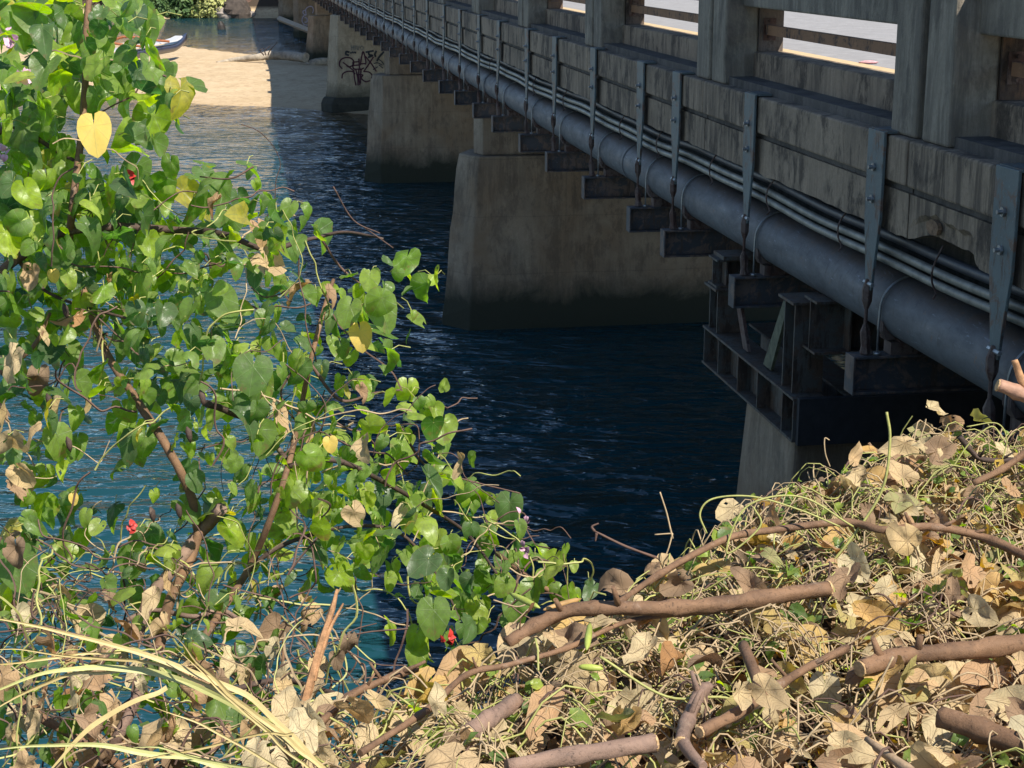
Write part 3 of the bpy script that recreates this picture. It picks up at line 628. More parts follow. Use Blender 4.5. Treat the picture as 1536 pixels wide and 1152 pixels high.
m = MB(); m.tube([bow + ax * u + sd * 2.2 + zV * (.66 + (.2 if u in (3, 9.5) else 0)) for u in (3, 3.6, 5, 7, 9, 9.5)], [.03, .12, .15, .15, .1, .03], 10); m.build('outrigger_float', WH, e, smooth=True)
m = MB()
c = bow + ax * 9.0
for j in range(6):      # unreadable pale lettering block on the hull side, as small bars
    q = bow + ax * (6.8 + j * .32) ; s_ = -1 if (sd.dot(-bow.normalized()) < 0) else 1
    for a_, b_ in ((0, .17), (.1, .13)):
        p = q + ax * a_; p2 = p + ax * (.05 if a_ == 0 else .12); z0 = 1.0 - a_ * .3
        m.prism([[p + sd * s_ * .315 + zV * z0, p2 + sd * s_ * .315 + zV * z0, p2 + sd * s_ * .315 + zV * (z0 + b_), p + sd * s_ * .315 + zV * (z0 + b_)], [v + sd * s_ * .01 for v in (p + sd * s_ * .315 + zV * z0, p2 + sd * s_ * .315 + zV * z0, p2 + sd * s_ * .315 + zV * (z0 + b_), p + sd * s_ * .315 + zV * (z0 + b_))]])
m.build('hull_lettering', WH, e)

# ------------------------------------------------------------ leaves (vectorised)
def leaf_template(nr=4, na=17):
    pts, uv, fs = [(0, 0, 0)], [], []
    for k in range(1, nr + 1):
        for j in range(na):
            a = -math.pi * .955 + 2 * math.pi * .955 * j / (na - 1)   # 0 = towards the tip
            c = math.cos(a); R = .5 * (1 + .12 * c) + .22 * max(0, c) ** 7 - .14 * max(0, -c) ** 6 + .03 * abs(math.sin(a))
            r = R * k / nr; pts.append((math.sin(a) * r, c * r, 0))
    for j in range(na - 1): fs.append((0, 1 + j, 2 + j))
    for k in range(nr - 1):
        for j in range(na - 1): a = 1 + k * na + j; fs.append((a, a + na, a + na + 1, a + 1))
    return np.array(pts, float), fs
LT, LF = leaf_template()
LTs, LFs = leaf_template(2, 9)
class Leaves:
    torn = 0
    def __init__(s, tpl=None): s.P = []; s.T = []; s.tpl, s.fc = tpl or (LT, LF)
    def add(s, pos, nrm, tip, size, tint, cup=.25, fold=.15, wave=.05, crumple=0.):
        P = s.tpl.copy(); x, y = P[:, 0].copy(), P[:, 1].copy(); x = x * (.78 + .3 * rng.random() if crumple < .02 else .45 + .55 * rng.random()); y = y * (1 + .18 * rng.random()); r2 = x * x + y * y; seed = rng.random() * 100
        z = -cup * r2 + fold * np.abs(x) + wave * np.sin(x * 9 + seed) * np.cos(y * 8 + seed) + wave * .8 * np.sqrt(r2) * np.sin(6 * np.arctan2(x, y) + seed)
        if crumple:
            for q in range(3):
                f = 3.5 + q * 4; g = rng.random(4) * 6.28
                z += crumple / (q + 1) * np.sin(f * x * math.cos(g[0]) + f * y * math.sin(g[0]) + g[1])
                x = x + crumple * .18 / (q + 1) * np.sin(f * y + g[2]); y = y + crumple * .18 / (q + 1) * np.sin(f * x + g[3])
            k = crumple * 13 * (rng.random() * .7 + .3)                  # roll up around the midrib
            if k > .2:
                th = x * k; x = np.sin(th) / k; z = z + (1 - np.cos(th)) / k
        n = Vector(nrm).normalized(); t = Vector(tip); t = t - n * t.dot(n)
        if t.length < 1e-3: t = n.orthogonal()
        t.normalize(); b = t.cross(n)
        M = np.array([b, t, n]) * size
        s.P.append(np.stack([x, y, z], 1) @ M + np.array(pos)); s.T.append(tint)
    def build(s, name, mat, parent=None):
        V = np.concatenate(s.P); nv = len(s.tpl); N = len(s.P); off = Vector((0, 0, 0)); q = parent
        while q is not None: off += q.location; q = q.parent
        V = V - np.array(off)
        me = bpy.data.meshes.new(name)
        lens = np.array([len(f) for f in s.fc]); flat = np.concatenate([np.array(f) for f in s.fc])
        keep = None
        li = (flat[None, :] + (np.arange(N) * nv)[:, None]).ravel(); ll = np.tile(lens, N); ls = np.concatenate([[0], np.cumsum(ll)[:-1]])
        if s.torn:
            nf = len(s.fc); ok = np.ones((N, nf), bool); outer = np.arange(nf) >= nf - (nf + 1) // 3
            ok[:, outer] &= rng.random((N, outer.sum())) > s.torn; ok[:, ~outer] &= rng.random((N, (~outer).sum())) > s.torn * .12; ok[:, :8] = True
            fm = ok.ravel(); lm = np.repeat(fm, ll); li = li[lm]; ll = ll[fm]; ls = np.concatenate([[0], np.cumsum(ll)[:-1]])
        me.vertices.add(len(V)); me.vertices.foreach_set('co', V.astype(np.float32).ravel())
        me.loops.add(len(li)); me.loops.foreach_set('vertex_index', li.astype(np.int32))
        me.polygons.add(len(ll)); me.polygons.foreach_set('loop_start', ls.astype(np.int32)); me.polygons.foreach_set('loop_total', ll.astype(np.int32))
        me.update(calc_edges=True)
        u = me.uv_layers.new(name='UVMap'); U = np.tile(s.tpl[:, :2], (N, 1))[li]; u.data.foreach_set('uv', U.astype(np.float32).ravel())
        a = me.attributes.new('tint', 'FLOAT', 'POINT'); a.data.foreach_set('value', np.repeat(np.array(s.T), nv).astype(np.float32))
        me.polygons.foreach_set('use_smooth', [True] * len(me.polygons)); me.materials.append(mat); me.validate()
        o = bpy.data.objects.new(name, me); sc.collection.objects.link(o)
        if parent is not None: o.parent = parent
        return o
G = lambda s_=1.: rnd.gauss(0, s_)
# density of green and of dead leaves, one digit per 48 px of photograph, as measured
GREEN = ['9999600000000000000', '9997400000000000000', '9988750000000000000', '9987630000000000000', '8987500000000000000', '9988545400000000000', '9999876773000000000', '9999987785000000000',
         '9999887653045300000', '8898988444585000000', '8877878765473000000', '8767877876520000000', '6746766665445600000', '6422554456666500000', '6421123457886520000', '5532122568887773000',
         '6643332567786776200', '7644443453457877660', '6444444443113886642', '5443445431002673000', '4433344431000320000', '4344444432000000000', '3333344321000000000', '3333333211000000000']
DEAD = ['0000000000000000000'] * 5 + ['0000000000000000000', '0000001000000000000', '0000000021000000000', '1001000012100000000', '1110000000200000000', '1200000000000000000', '3100000000010000000', '4110000020021000000', '4000000012021000000',
        '3000000000001010000', '2000000000111000000', '2110000000000000000', '2100000010000000000', '2211110111000000000', '3343221331000000000', '3444333341000000000', '4455444454200000000', '4555555554300000000', '5555555555300000000']
def shrub_D(x, y):
    D = 4.7 + .35 * noise.noise(Vector((x / 160, y / 160, 0))) + .25 * sst(500, 800, x)
    if y > 800: D -= (y - 800) / 350 * .95 * (1 - sst(480, 640, x))
    return D
def rleafn(): return Vector((G(.75) + S.x * .3, G(.65) - .35, G(.55) + .5))
sh = {k: Leaves() for k in ('a', 'b', 'c', 'd')}; dd = {k: Leaves() for k in ('a', 'd')}
for q in sh.values(): q.torn = .012
for q in dd.values(): q.torn = .12
pet = {k: MB() for k in 'abcd'}
def which(x, y):
    if y > 860 and x < 560: return 'd'
    if x > 745 and y > 790: return 'c'
    if x > 470 and y > 540 or x > 395 and y > 640: return 'b'
    return 'a'
for r, row in enumerate(GREEN):
    for c, ch in enumerate(row):
        g = int(ch); n = g * .95
        if g >= 8: n += 3
        if g: n = int(n) + (rnd.random() < n % 1)
        for _ in range(int(n)):
            x, y = (c + rnd.random()) * 48, (r + rnd.random()) * 48
            if 85 < x < 195 and 150 < y < 255 and rnd.random() < .8: continue
            deep = rnd.random(); D = shrub_D(x, y) + (G(.18) if deep < .6 else abs(G(.5)) + .15)
            size = (.044 + .048 * rnd.random() ** 1.4) * (1.15 if (x < 300 and y < 350) else .95) * (D / 4.7)
            if rnd.random() < .22: size *= .6
            k = which(x, y); p = atD(x, y, D); n_ = rleafn(); tip = Vector((G(.45), G(.3), -1 + G(.5)))
            tint = min(.93, max(0, rnd.gauss(.45, .26) + (.1 if k in 'bc' else 0)))
            if rnd.random() < .02: tint = 1.
            sh[k].add(p, n_, tip, size, tint, rnd.uniform(-.2, 1.1), rnd.choice((rnd.uniform(-.1, .4), rnd.uniform(.3, 1.1))), rnd.uniform(.02, .09), rnd.choice((0, 0, 0, .015, .03)))
            if rnd.random() < .5:
                q = p + Vector((G(.03), .045 + abs(G(.03)), G(.015))); pet[k].tube([p, (p + q) / 2 + Vector((0, 0, .012)), q], [.0012, .0014, .0018], 4, False)
for r, row in enumerate(DEAD):
    for c, ch in enumerate(row):
        n = int(ch) * (.5 if r < 18 else .36); n = int(n) + (rnd.random() < n % 1)
        for _ in range(n):
            x, y = (c + rnd.random()) * 48, (r + rnd.random()) * 48; D = shrub_D(x, y) - .1 + G(.18); k = 'd' if which(x, y) == 'd' else 'a'
            dd[k].add(atD(x, y, D), Vector((G(.6), G(.4) - .5, G(.4) + .3)), Vector((G(.4), G(.3), -1)), .05 + .045 * rnd.random(), min(.8, max(.1, rnd.gauss(.48, .2))), rnd.uniform(-.3, .8), rnd.uniform(-.3, .9), .08, rnd.uniform(.05, .17))
def branch(parent, pts, r0, r1, mat=BARK, name='branch', D=None, n=8, cut=False):
    P = [atD(x, y, (shrub_D(x, y) if D is None else D) + (q[2] if len(q) > 2 else 0)) for q in pts for x, y in [(q[0], q[1])]]
    P = smooth_path(P, 6); m = MB(); k = len(P); m.tube(P, [r0 + (r1 - r0) * i / (k - 1) for i in range(k)], n, wob=.22)
    o = m.build(name, mat, parent, smooth=True)
    return o
shA = empty('hibiscus_shrub', atD(220, 1000, 4.3), 'large leafy green heart leaved shrub filling the upper left side', 'shrub')
shB = empty('hibiscus_shrub', atD(560, 900, 4.9), 'leafy branch with round green leaves drooping over the water in the middle', 'shrub')
shC = empty('leafy_creeper', atD(820, 900, 4.4), 'small clump of bright green leaves at the left tip of the dead leaf pile', 'creeper')
shD = empty('withered_shrub', atD(200, 1150, 3.6), 'tangled half withered undergrowth in the lower left corner', 'shrub')
par = dict(a=shA, b=shB, c=shC, d=shD)
for k in 'abcd':
    sh[k].build('foliage', LEAF, par[k]); tag(pet[k].build('leaf_stalks', VINEG, par[k]), kind='stuff')
dd['a'].build('withered_foliage', DRY, shA); dd['d'].build('withered_foliage', DRY, shD)
for pts, r0, r1, mt, w_ in (
    ([(205, 955), (225, 900), (262, 850), (300, 800), (333, 762)], .017, .018, BARKG, shA), ([(238, 975), (255, 900), (285, 840), (300, 795)], .015, .013, BARK, shA),
    ([(298, 800), (285, 740), (250, 670), (205, 600), (160, 530), (130, 450), (105, 380), (110, 300), (120, 220), (128, 130), (130, 40), (138, -30)], .0135, .009, BARK, shA),
    ([(-20, 425), (30, 385), (90, 350), (170, 340), (260, 345), (330, 350), (400, 375), (440, 365), (480, 355), (520, 348), (575, 358)], .016, .003, BARKD, shA),
    ([(-20, 215), (20, 190), (90, 230), (110, 240)], .009, .005, BARKD, shA), ([(310, 605), (345, 618), (390, 640), (430, 690)], .011, .007, BARKD, shA),
    ([(20, 380), (60, 430), (110, 455), (200, 480)], .006, .004, BARKD, shA), ([(0, 560), (50, 520), (75, 470)], .008, .005, BARK, shA),
    ([(380, 250), (345, 268), (300, 265)], .003, .002, VINED, shA), ([(480, 355), (510, 400), (540, 425)], .004, .003, VINED, shA), ([(545, 340), (590, 372)], .002, .0015, VINED, shA), ([(500, 280), (530, 330), (570, 350)], .002, .0015, VINED, shA),
    ([(300, 965), (340, 905), (375, 850), (405, 780), (432, 700), (450, 620), (465, 545), (490, 450), (500, 420)], .011, .006, BARK, shB), ([(432, 700), (500, 690), (570, 720), (640, 760), (700, 800), (745, 860)], .009, .004, BARKD, shB),
    ([(375, 850), (430, 815), (520, 790), (600, 800), (660, 870), (690, 930)], .007, .003, BARKD, shB), ([(465, 545), (510, 600), (560, 590), (600, 585)], .005, .003, VINED, shB), ([(600, 640), (640, 700), (700, 720), (780, 740)], .004, .002, VINED, shB),
    ([(745, 830), (790, 865), (830, 890)], .008, .008, BARK, shC), ([(770, 880), (800, 840), (850, 850)], .004, .002, VINED, shC),
    ([(150, 1152), (190, 1080), (230, 985)], .014, .012, BARKG, shD), ([(0, 1030), (60, 1075), (140, 1120), (200, 1165)], .011, .01, BARK, shD), ([(30, 880), (90, 900), (150, 950), (230, 985), (300, 1020)], .005, .004, VINET, shD),
    ([(190, 930), (230, 915), (290, 925), (330, 915), (360, 930)], .007, .006, BARKG, shD), ([(330, 1040), (420, 1020), (500, 1040)], .008, .006, BARKD, shD), ([(380, 1152), (410, 1080), (425, 960), (400, 905)], .006, .003, BARK, shD)):
    branch(w_, pts, r0, r1, mt)
def cut_disc(p, nrm, r, parent):
    n_ = Vector(nrm).normalized(); a = n_.orthogonal().normalized(); b = n_.cross(a); m = MB()
    m.prism([[p + n_ * h + (a * math.cos(g) + b * math.sin(g)) * r * q for g in np.linspace(0, 2 * math.pi, 15)[:-1]] for h, q in ((-.002, 1.0), (.0015, 1.0), (.003, .93))]); return m.build('cut_end', CUT, parent)
# random thin vines inside the shrub
for key, reg, cnt in (('a', (0, 480, 100, 760), 130), ('b', (380, 760, 560, 900), 55), ('d', (0, 540, 830, 1160), 330), ('c', (740, 870, 800, 920), 18)):
    for mt, fr, nm in ((VINED, .4, 'dark_twigs'), (VINET, .22, 'dry_vines'), (VINEG, .1 if key in 'ab' else .25, 'green_vines')):
        m = MB()
        for _ in range(int(cnt * fr)):
            x, y = rnd.uniform(reg[0], reg[1]), rnd.uniform(reg[2], reg[3])
            if key == 'a' and x > 250 and y < 260: continue
            if key in 'ab' and GREEN[min(23, int(y / 48))][min(18, int(x / 48))] < '4': continue
            p = atD(x, y, shrub_D(x, y) + G(.15)); dr = Vector((G(1), G(.4), G(1) * .8)).normalized(); P = [p]
            for q in range(9):
                dr = (dr + Vector((G(.35), G(.2), G(.35) - .06))).normalized(); P.append(P[-1] + dr * rnd.uniform(.02, .045))
            r_ = rnd.uniform(.0012, .003); m.tube(smooth_path(P, 3), r_, 4, False)
        tag(m.build(nm, mt, par[key]), kind='stuff')
# the big yellow leaf, other yellow leaves, flowers
def one_leaf(name, x, y, D, size, mat, nrm, tip, parent, tint=.5, cup=.3, fold=.2, wave=.03, crumple=0, lab=None, pos=None):
    L = Leaves(); L.torn = .06 if crumple else 0; L.add(pos if pos is not None else atD(x, y, D), nrm, tip, size, tint, cup, fold, wave, crumple); o = L.build(name, mat, parent)
    if lab: o['label'] = lab
    return o
one_leaf('yellow_leaf', 141, 188, 4.15, .090, YLEAF, (.05, -1, .55), (.1, 0, -1), shA, .6, .2, .12, .02, lab='large bright yellow heart shaped leaf')
for x, y, s_ in ((540, 497, .07), (110, 745, .03), (495, 662, .04), (80, 410, .03), (660, 440, .0)):
    if s_: one_leaf('yellow_leaf', x, y, shrub_D(x, y) - .25, s_, YLEAF, (.2, -1, .3), (.1, 0, -1), shA, .3, .3, .3)
for x, y, s_, ti in ((570, 455, .1, .55), (525, 460, .075, .6), (555, 415, .06, .8), (25, 840, .11, .4), (380, 550, .1, .35), (650, 915, .095, .5), (330, 445, .1, .5), (625, 975, .075, .7), (625, 950, .06, .7)):
    one_leaf('leaf', x, y, shrub_D(x, y) - .3, s_, LEAF, (G(.15), -1, .45), (G(.2), 0, -1), shB if x > 600 else shA, ti, .25, .2, .03)
for x, y in ((198, 788), (675, 958), (195, 268)):
    L = Leaves((LTs, LFs)); p = atD(x, y, shrub_D(x, y) - .3)
    for q in range(5): L.add(p + Vector((G(.006), 0, G(.006))), Vector((G(1), -1, G(1))), Vector((math.cos(q * 1.25), 0, math.sin(q * 1.25))), .018, .5, .5, .3, .1)
    tag(L.build('red_flower', RED, shB if x > 600 else shA), 'small crumpled red blossom')
for x, y in ((12, 62), (38, 118), (2, 232), (785, 780), (790, 825)):
    L = Leaves((LTs, LFs)); p = atD(x, y, shrub_D(x, y) - .3)
    for q in range(7): L.add(p + Vector((G(.01), G(.01), G(.01))), Vector((G(1), -1, G(1))), Vector((math.cos(q * .9), 0, math.sin(q * .9))), .018, .5, .4, .3, .1)
    tag(L.build('pink_flower', PINK, shC if x > 700 else shA), 'tiny pale pink blossom')
# seed pods
for x, y in ((95, 455), (70, 590), (100, 655), (300, 585), (280, 640), (200, 460), (265, 755), (225, 760), (555, 425)):
    m = MB(); p = atD(x, y, shrub_D(x, y) - .2); m.tube([p, p + Vector((.004, 0, -.012)), p + Vector((.006, 0, -.03)), p + Vector((.008, 0, -.045))], [.002, .009, .008, .001], 8); m.build('seed_pod', BARKD, shA, smooth=True)
# ------------------------------------------------------------ the pile of cut dead vegetation
def prand():
    while True:
        x, y = rnd.uniform(-1.35, 2.3), rnd.uniform(2.45, 5.3)
        if y < y_edge(x) + .12 and abs(x) < y * .34 + .15: return x, y
def litter(n, smin, smax, cr, tints, tpl, zlo, zhi):
    L = Leaves(tpl); L.torn = .06
    for _ in range(n):
        x, y = prand()
        while noise.noise(Vector((x * 7, y * 7, 5))) < -.14: x, y = prand()
        z = pile_z(x, y) + rnd.uniform(zlo, zhi)
        ti = rnd.choice(tints) + G(.06)
        L.add(Vector((x, y, z)), Vector((G(.8), G(.7) - .3, .9)), Vector((G(1), G(1), G(.4))), rnd.uniform(smin, smax), min(1, max(0, ti)), rnd.uniform(-.2, .6), rnd.uniform(-.2, .5), .07, rnd.uniform(*cr))
    return L
tag(litter(3900, .018, .05, (.08, .22), (.03, .15, .25, .38, .45, .55, .6, .7, .75, .86, .95), (LTs, LFs), -.1, .08).build('leaf_litter', DRY), 'crumpled small tan leaf fragments covering the pile', 'leaf litter', None, 'stuff')
tag(litter(520, .05, .095, (.06, .2), (.15, .3, .4, .5, .55, .6, .72, .84, .88, .95), (LT, LF), .0, .18).build('dead_leaf_heap', DRY), 'heap of curled dead heart shaped leaves on the bank', 'dead leaves', None, 'stuff')
L = Leaves((LTs, LFs))
for _ in range(900):
    x, y = prand()
    if rnd.random() < .5 and y < 3.6: continue
    L.add(Vector((x, y, pile_z(x, y) + rnd.uniform(.03, .13))), Vector((G(.7), G(.6) - .3, 1)), Vector((G(1), G(1), G(.4))), rnd.uniform(.015, .045), rnd.uniform(.3, .92), .3, .4, .1, rnd.uniform(.03, .12))
tag(L.build('wilting_green_leaves', LEAF), 'wilting small green leaves scattered over the pile', 'wilting leaves', None, 'stuff')
def vines(n, mat, name, lab, rr, lenr, curl, back):
    m = MB()
    for _ in range(n):
        x, y = prand()
        if back and rnd.random() < .8 and y < y_edge(x) - .75: continue
        a = rnd.random() * 6.28; ka = G(curl); P = []; z = rnd.uniform(.03, .12); st = rnd.uniform(*lenr) / 12; ph = rnd.random() * 6
        for q in range(13):
            P.append(Vector((x, y, max(pile_z(x, y), 3.3 if y < y_edge(x) + .2 else -1) + z + .03 * math.sin(q * .7 + ph)))); x += math.cos(a) * st; y += math.sin(a) * st; a += ka + G(.25); ka += G(.06)
        m.tube(P, rnd.uniform(*rr), 5, False)
    return tag(m.build(name, mat, smooth=True), lab, 'vines', None, 'stuff')
vines(520, VINEG, 'green_vines', 'tangled yellow green vine stems over the pile', (.001, .0024), (.15, .6), .1, True)
vines(1100, VINET, 'dry_vines', 'tangled tan dry vine stems through the pile', (.0008, .0024), (.12, .45), .15, False)
vines(200, VINED, 'dark_twigs', 'thin dark brown twigs caught in the pile', (.0012, .003), (.12, .4), .06, False)
# big individual dead leaves
BIGL = [(860, 1000, .125, .55), (780, 960, .12, .5), (1390, 845, .11, .72), (1300, 930, .13, .9), (1210, 970, .11, .9), (1500, 915, .13, .9), (1410, 1095, .11, .68), (1240, 1030, .09, .68), (1310, 1070, .12, .66), (1370, 1030, .12, .45),
        (820, 1050, .11, .38), (640, 1030, .12, .88), (700, 1005, .11, .4), (900, 1030, .1, .5), (930, 1125, .1, .4), (870, 1130, .1, .3), (1180, 880, .1, .9), (1260, 800, .11, .88), (1330, 770, .1, .35), (1450, 760, .1, .88), (1480, 1010, .12, .35),
        (1440, 1030, .11, .55), (1080, 850, .08, .9), (1110, 900, .09, .55), (740, 1100, .09, .6), (600, 1090, .1, .55), (550, 1110, .09, .6), (1000, 965, .09, .6), (1150, 930, .1, .92), (1330, 890, .1, .85), (1050, 985, .08, .5), (960, 1060, .09, .65), (1530, 1000, .1, .5), (1100, 760, .07, .6), (1220, 740, .08, .5), (1370, 690, .07, .5), (1270, 1110, .1, .45), (1170, 1120, .09, .5), (1000, 1140, .09, .6), (680, 1140, .1, .5), (500, 1060, .09, .62), (455, 1075, .1, .62)]
for i, (x, y, s_, ti) in enumerate(BIGL):
    p = onz(x, y, 3.74 + .03 * rnd.random()); k = pile_z(p.x, p.y) + .09; p = onz(x, y, max(3.68, min(3.8, k)))
    o = one_leaf('dead_leaf', 0, 0, 0, s_, DRY, (G(.35), -.75 + G(.25), .8), (G(1), -.5, -.6 + G(.5)), None, ti, rnd.uniform(-.3, .5), rnd.uniform(-.3, .4), .06, rnd.uniform(.03, .16), pos=p)
    where = 'near the left tip of the pile' if x < 760 else 'in the middle of the pile' if x < 1150 else 'on the right side of the pile'
    colr = 'brown' if ti < .42 else 'pale tan' if ti < .8 else 'golden ochre'
    tag(o, f'large curled {colr} dead leaf lying {where}', 'dead leaf', 'large dead leaves on the pile')
# cut branches
def logp(pts, r0, r1, lab, zup=3.74, mat=BARK, cuts=(0, 0), extra=(), D=None, knots=True):
    P = [(onz(x, y, zup + (q[0] if q else 0)) if D is None else atD(x, y, D)) for x, y, *q in pts]; e = empty('cut_branch', P[0], lab, 'cut branch')
    P = smooth_path(P, 7); k = len(P); m = MB(); R = [(r0 + (r1 - r0) * i / (k - 1)) * (1 + (.22 if knots and i % 11 == 6 else .08 if knots and i % 11 in (5, 7) else 0)) for i in range(k)]
    m.tube(P, [q * .84 for q in R], 14, wob=.3); m.build('stem', mat, e, smooth=True)
    if cuts[0]: cut_disc(P[0], P[0] - P[1], R[0] * .83, e)
    if cuts[1]: cut_disc(P[-1], P[-1] - P[-2], R[-1] * .83, e)
    for pts2, a, b in extra:
        Q = smooth_path([onz(x, y, zup + (q[0] if q else 0)) if D is None else atD(x, y, D) for x, y, *q in pts2], 6); m = MB(); m.tube(Q, [a + (b - a) * i / (len(Q) - 1) for i in range(len(Q))], 10, wob=.12); m.build('side_stem', mat, e, smooth=True)
    if knots and len(P) > 20:
        for q in range(2 + int(rnd.random() * 2)):
            i = rnd.randrange(4, len(P) - 4); a_ = rnd.uniform(-1, 1); dq = ((P[i + 1] - P[i]).normalized() * .6 + Vector((a_, -.3, 1 - abs(a_) * .4))).normalized(); L_ = rnd.uniform(.02, .05) + R[i]
            m = MB(); m.tube([P[i], P[i] + dq * L_ * .6, P[i] + dq * L_], [R[i] * .5, R[i] * .34, R[i] * .28], 7, wob=.3); m.build('twig_stub', mat, e, smooth=True)
    return e
logp([(760, 965, -.03), (810, 935), (860, 915, .03), (940, 912, .04), (1010, 912, .03), (1090, 905, .03), (1170, 893, .03), (1243, 883, .03)], .017, .021, 'thick wavy brown branch with a sawn end across the middle of the pile', 3.76, cuts=(0, 1))
logp([(925, 905), (1000, 855), (1090, 808, .02), (1160, 795, .02), (1270, 783, .03), (1325, 795, .03), (1400, 790, .03), (1480, 808), (1560, 845)], .009, .013, 'long thin reddish brown branch arching along the top of the pile', 3.78)
logp([(540, 1130), (640, 1065), (700, 1012), (760, 998), (850, 972), (950, 930), (1080, 917)], .008, .006, 'slender dark branch slanting up from the lower left of the pile', 3.77)
logp([(1290, 1003), (1350, 985), (1450, 975), (1560, 962)], .021, .023, 'stout reddish branch reaching in from the right edge', 3.77, cuts=(1, 0))
logp([(1410, 1075), (1480, 1098), (1560, 1130)], .024, .027, 'thick dark red branch in the lower right corner', 3.76)
logp([(760, 1150), (870, 1132), (982, 1114)], .019, .020, 'sawn off branch with round pale cut face at the bottom centre', 3.76, BARKG, cuts=(0, 1))
logp([(1022, 1115), (1032, 1078), (1050, 1040), (1062, 1030)], .017, .014, 'short upright stub with grey bark beside the sawn branch', 3.77, BARKG, cuts=(1, 0), extra=[([(1022, 1110), (1040, 1135), (1055, 1150)], .013, .009)])
logp([(1050, 1098), (1110, 1068), (1145, 1045), (1200, 1008), (1270, 972)], .014, .009, 'forked brown branch with broken stub in the lower middle of the pile', 3.78, cuts=(1, 0), extra=[([(1145, 1045), (1128, 1000), (1115, 968)], .012, .012)])
logp([(700, 1102), (735, 1078), (775, 1050)], .021, .019, 'fat short log with orange cut face at the lower left of the pile', 3.76, BARKG, cuts=(1, 0))
logp([(470, 1095), (525, 1045), (580, 1018), (625, 1002)], .008, .010, 'bowed brown branch at the water side tip of the pile', 3.74)
logp([(1497, 578), (1530, 590), (1570, 612)], .019, .02, 'pale broken branch end poking in at the right edge beside the pipe', D=4.2, mat=simple('peeled_bark', (.42, .24, .16), .7, 0, .2, 30), cuts=(1, 0))
logp([(1522, 540), (1535, 575), (1552, 600)], .010, .012, 'small broken twig above the pale branch at the right edge', D=4.2, mat=SPLIT)
logp([(892, 797), (940, 820), (1000, 842)], .003, .005, 'thin bare twig pointing left over the dark water', D=4.3, mat=VINED, knots=False, extra=[([(892, 797), (888, 790), (898, 785)], .004, .002), ([(895, 800), (893, 812)], .004, .002)])
logp([(990, 738), (1000, 770), (1009, 808)], .002, .003, 'tiny upright pink tan twig standing over the dark water', D=4.3, mat=VINET, knots=False, extra=[([(982, 802), (1009, 800)], .0018, .0018), ([(1009, 800), (1000, 830), (985, 855)], .002, .002)])
logp([(1440, 655), (1455, 675), (1480, 690), (1560, 688)], .010, .008, 'dark twisted twig at the upper right of the pile', D=4.75, mat=BARKD)
logp([(1460, 725), (1510, 700), (1560, 660)], .010, .011, 'brown branch slanting up off the right edge above the pile', D=4.4)
logp([(1190, 960), (1150, 1000), (1300, 1110), (1370, 1160)][2:] + [(1400, 1175)], .009, .011, 'pale peeled stem at the bottom right of the pile', 3.78, simple('peeled_wood', (.38, .27, .17), .8, 0, .25, 30))
# split stake
e = empty('broken_stake', atD(465, 1040, 3.5), 'splintered orange broken branch standing upright against the water', 'broken branch')
for pts, r0, r1 in (([(458, 1050), (478, 975), (498, 915), (506, 884)], .011, .004), ([(470, 1020), (492, 950), (515, 905)], .007, .002)):
    Q = [atD(x, y, 3.5) for x, y in pts]; m = MB(); m.tube(smooth_path(Q, 4), [r0 + (r1 - r0) * i / (len(smooth_path(Q, 4)) - 1) for i in range(len(smooth_path(Q, 4)))], 5, wob=.5); m.build('splinter', SPLIT, e)
# twig with two dead leaves over the water
e = empty('dead_twig', atD(430, 1000, 3.9), 'bare thin twig with two dark dead leaves hanging over the water', 'twig')
for pts, r in (([(420, 1000), (480, 970), (540, 950), (612, 943)], .002), ([(500, 965), (560, 995), (610, 998)], .0015), ([(510, 965), (530, 945), (565, 935)], .0015), ([(500, 985), (540, 1030), (560, 1055)], .0015)):
    m = MB(); m.tube(smooth_path([atD(x, y, 3.9) for x, y in pts], 4), r, 5, False); m.build('stem', VINED, e)
for x, y, s_ in ((520, 960, .055), (505, 985, .045)): one_leaf('dead_leaf', x, y, 3.88, s_, DRY, (.6, -1, .1), (.1, 0, -1), e, .05, .5, .5, .05, .12)
# long upright vine shoots over the pile
for pts, D, r, mt, lab in (([(1235, 860), (1290, 790), (1325, 730), (1335, 660), (1330, 618)], 4.15, .0035, VINEG, 'tall yellow green shoot rising above the pile against the dark steel'),
    ([(1245, 700), (1238, 680), (1237, 658), (1244, 660)], 4.6, .0018, VINET, 'tiny hooked tan tendril at the top of the pile'),
    ([(1060, 800), (1050, 770), (1070, 748), (1130, 745), (1200, 765), (1260, 790)], 4.1, .0025, VINEG, 'looping green tendril at the left of the pile crest'),
    ([(1130, 760), (1140, 790), (1090, 830), (1120, 760), (1200, 745), (1280, 790)], 4.05, .0025, VINEG, 'second looping green tendril over the pile crest'),
    ([(820, 1005), (900, 985), (1000, 1045), (1100, 1050), (1180, 1120), (1200, 1160)][1:], 3.3, .0028, VINEG, 'long yellow green runner across the lower pile'),
    ([(1340, 985), (1310, 1040), (1260, 1110), (1240, 1160)], 3.2, .0022, VINET, 'thin pale stalk crossing the lower right of the pile'),
    ([(1430, 700), (1450, 670), (1470, 650), (1490, 640), (1505, 660)], 4.6, .0022, VINEG, 'curled green tendril at the upper right of the pile'),
    ([(1500, 700), (1510, 660), (1495, 635), (1450, 640)], 4.6, .0018, VINEG, 'fine curled tendril at the right crest of the pile'),
    ([(740, 900), (775, 910), (800, 905), (760, 945)], 4.0, .002, VINET, 'pale twisting tendril at the left tip of the pile')):
    m = MB(); m.tube(smooth_path([atD(x, y, D) for x, y in pts], 8), r, 6); tag(m.build('vine_shoot', mt, smooth=True), lab, 'vine shoot')
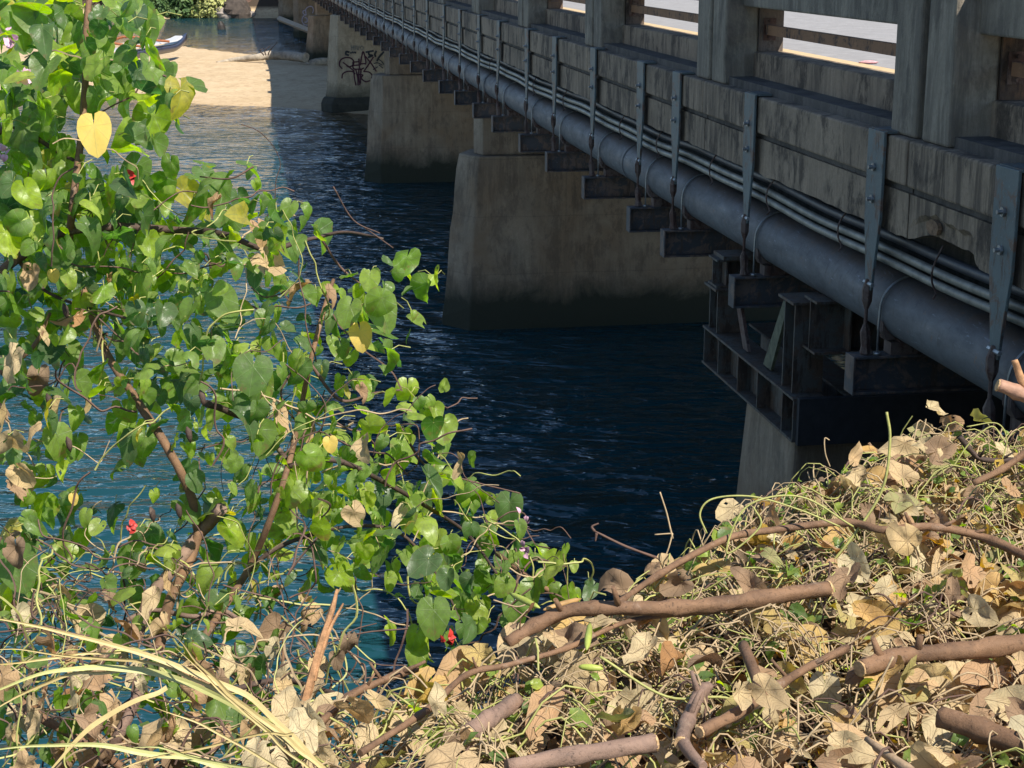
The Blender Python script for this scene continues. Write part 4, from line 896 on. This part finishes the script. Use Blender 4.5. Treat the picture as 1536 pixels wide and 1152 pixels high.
# green okra-like pods
for x, y, x2, y2, mt, lab in ((765, 890, 810, 912, 'g', 'green ribbed seed pod at the left tip of the pile'), (815, 915, 872, 898, 'b', 'brownish seed pod resting on the thick wavy branch'), (868, 1000, 905, 1003, 'g', 'small green pod beside the large pale leaf'), (885, 935, 880, 975, 'g', 'upright green pod behind the slender branch')):
    a, b = onz(x, y, 3.79), onz(x2, y2, 3.79); m = MB(); m.tube([a, a.lerp(b, .15), a.lerp(b, .5), a.lerp(b, .85), b], [.002, .006, .008, .006, .001], 8)
    tag(m.build('seed_pod', simple('pod_' + mt, (.36, .42, .08) if mt == 'g' else (.4, .24, .09), .5), smooth=True), lab, 'seed pod')
# grass blades
gc = empty('grass_tuft', atD(480, 1200, 2.3), 'long arching straw yellow grass blades in the lower left corner', 'grass')
for pts, wd, mt in (([(-30, 925), (150, 967), (330, 1022), (420, 1085), (500, 1170)], .0062, GRASS), ([(-30, 977), (100, 980), (250, 1002), (340, 1045), (480, 1150)], .004, GRASS), ([(-30, 1045), (70, 1012), (160, 1000), (250, 1015), (340, 1052), (430, 1108), (520, 1175)], .007, GRASSG),
    ([(252, 945), (310, 1005), (380, 1070), (450, 1125), (510, 1175)], .0055, GRASS), ([(262, 970), (330, 1035), (400, 1100), (470, 1160)], .003, GRASS), ([(-30, 1128), (120, 1119), (240, 1131), (340, 1152), (420, 1180)], .006, GRASSG), ([(60, 1175), (120, 1105), (190, 1060), (250, 1032)], .0052, GRASS),
    ([(-30, 1085), (40, 1035), (120, 1010), (200, 1005)], .004, GRASS), ([(130, 1175), (260, 1128), (400, 1103), (440, 1098)], .0035, GRASS), ([(200, 1120), (300, 1135), (420, 1165)], .004, GRASSG), ([(-30, 1000), (80, 985), (180, 975)], .0025, GRASS), ([(230, 1060), (330, 1100), (450, 1175)], .003, GRASS)):
    Q = smooth_path([atD(x, y, 2.45 + .02 * i) for i, (x, y) in enumerate(pts)], 8); m = MB(); k = len(Q)
    for i, p in enumerate(Q):
        p = p + Vector((noise.noise(Vector((i * .21, wd * 900, 0))) * .006, 0, noise.noise(Vector((i * .19, wd * 700, 9))) * .008))
        t_ = (Q[min(i + 1, k - 1)] - Q[max(i - 1, 0)]).normalized(); s_ = t_.cross(Vector((.1 + .5 * math.sin(i * .07 + wd * 2000), -1, .25 + .5 * math.sin(i * .09 + wd * 999)))).normalized(); w_ = wd * .72 * min(1, .2 + i / k * 2.0); up = s_.cross(t_) * .0012
        m.v += [p - s_ * w_ + up, p - up * .4, p + s_ * w_ + up, p + up * .2]
    for i in range(k - 1):
        for a_ in range(4): b_ = (a_ + 1) % 4; m.f.append([i * 4 + a_, i * 4 + b_, i * 4 + 4 + b_, i * 4 + 4 + a_])
    m.build('blade', mt, gc)
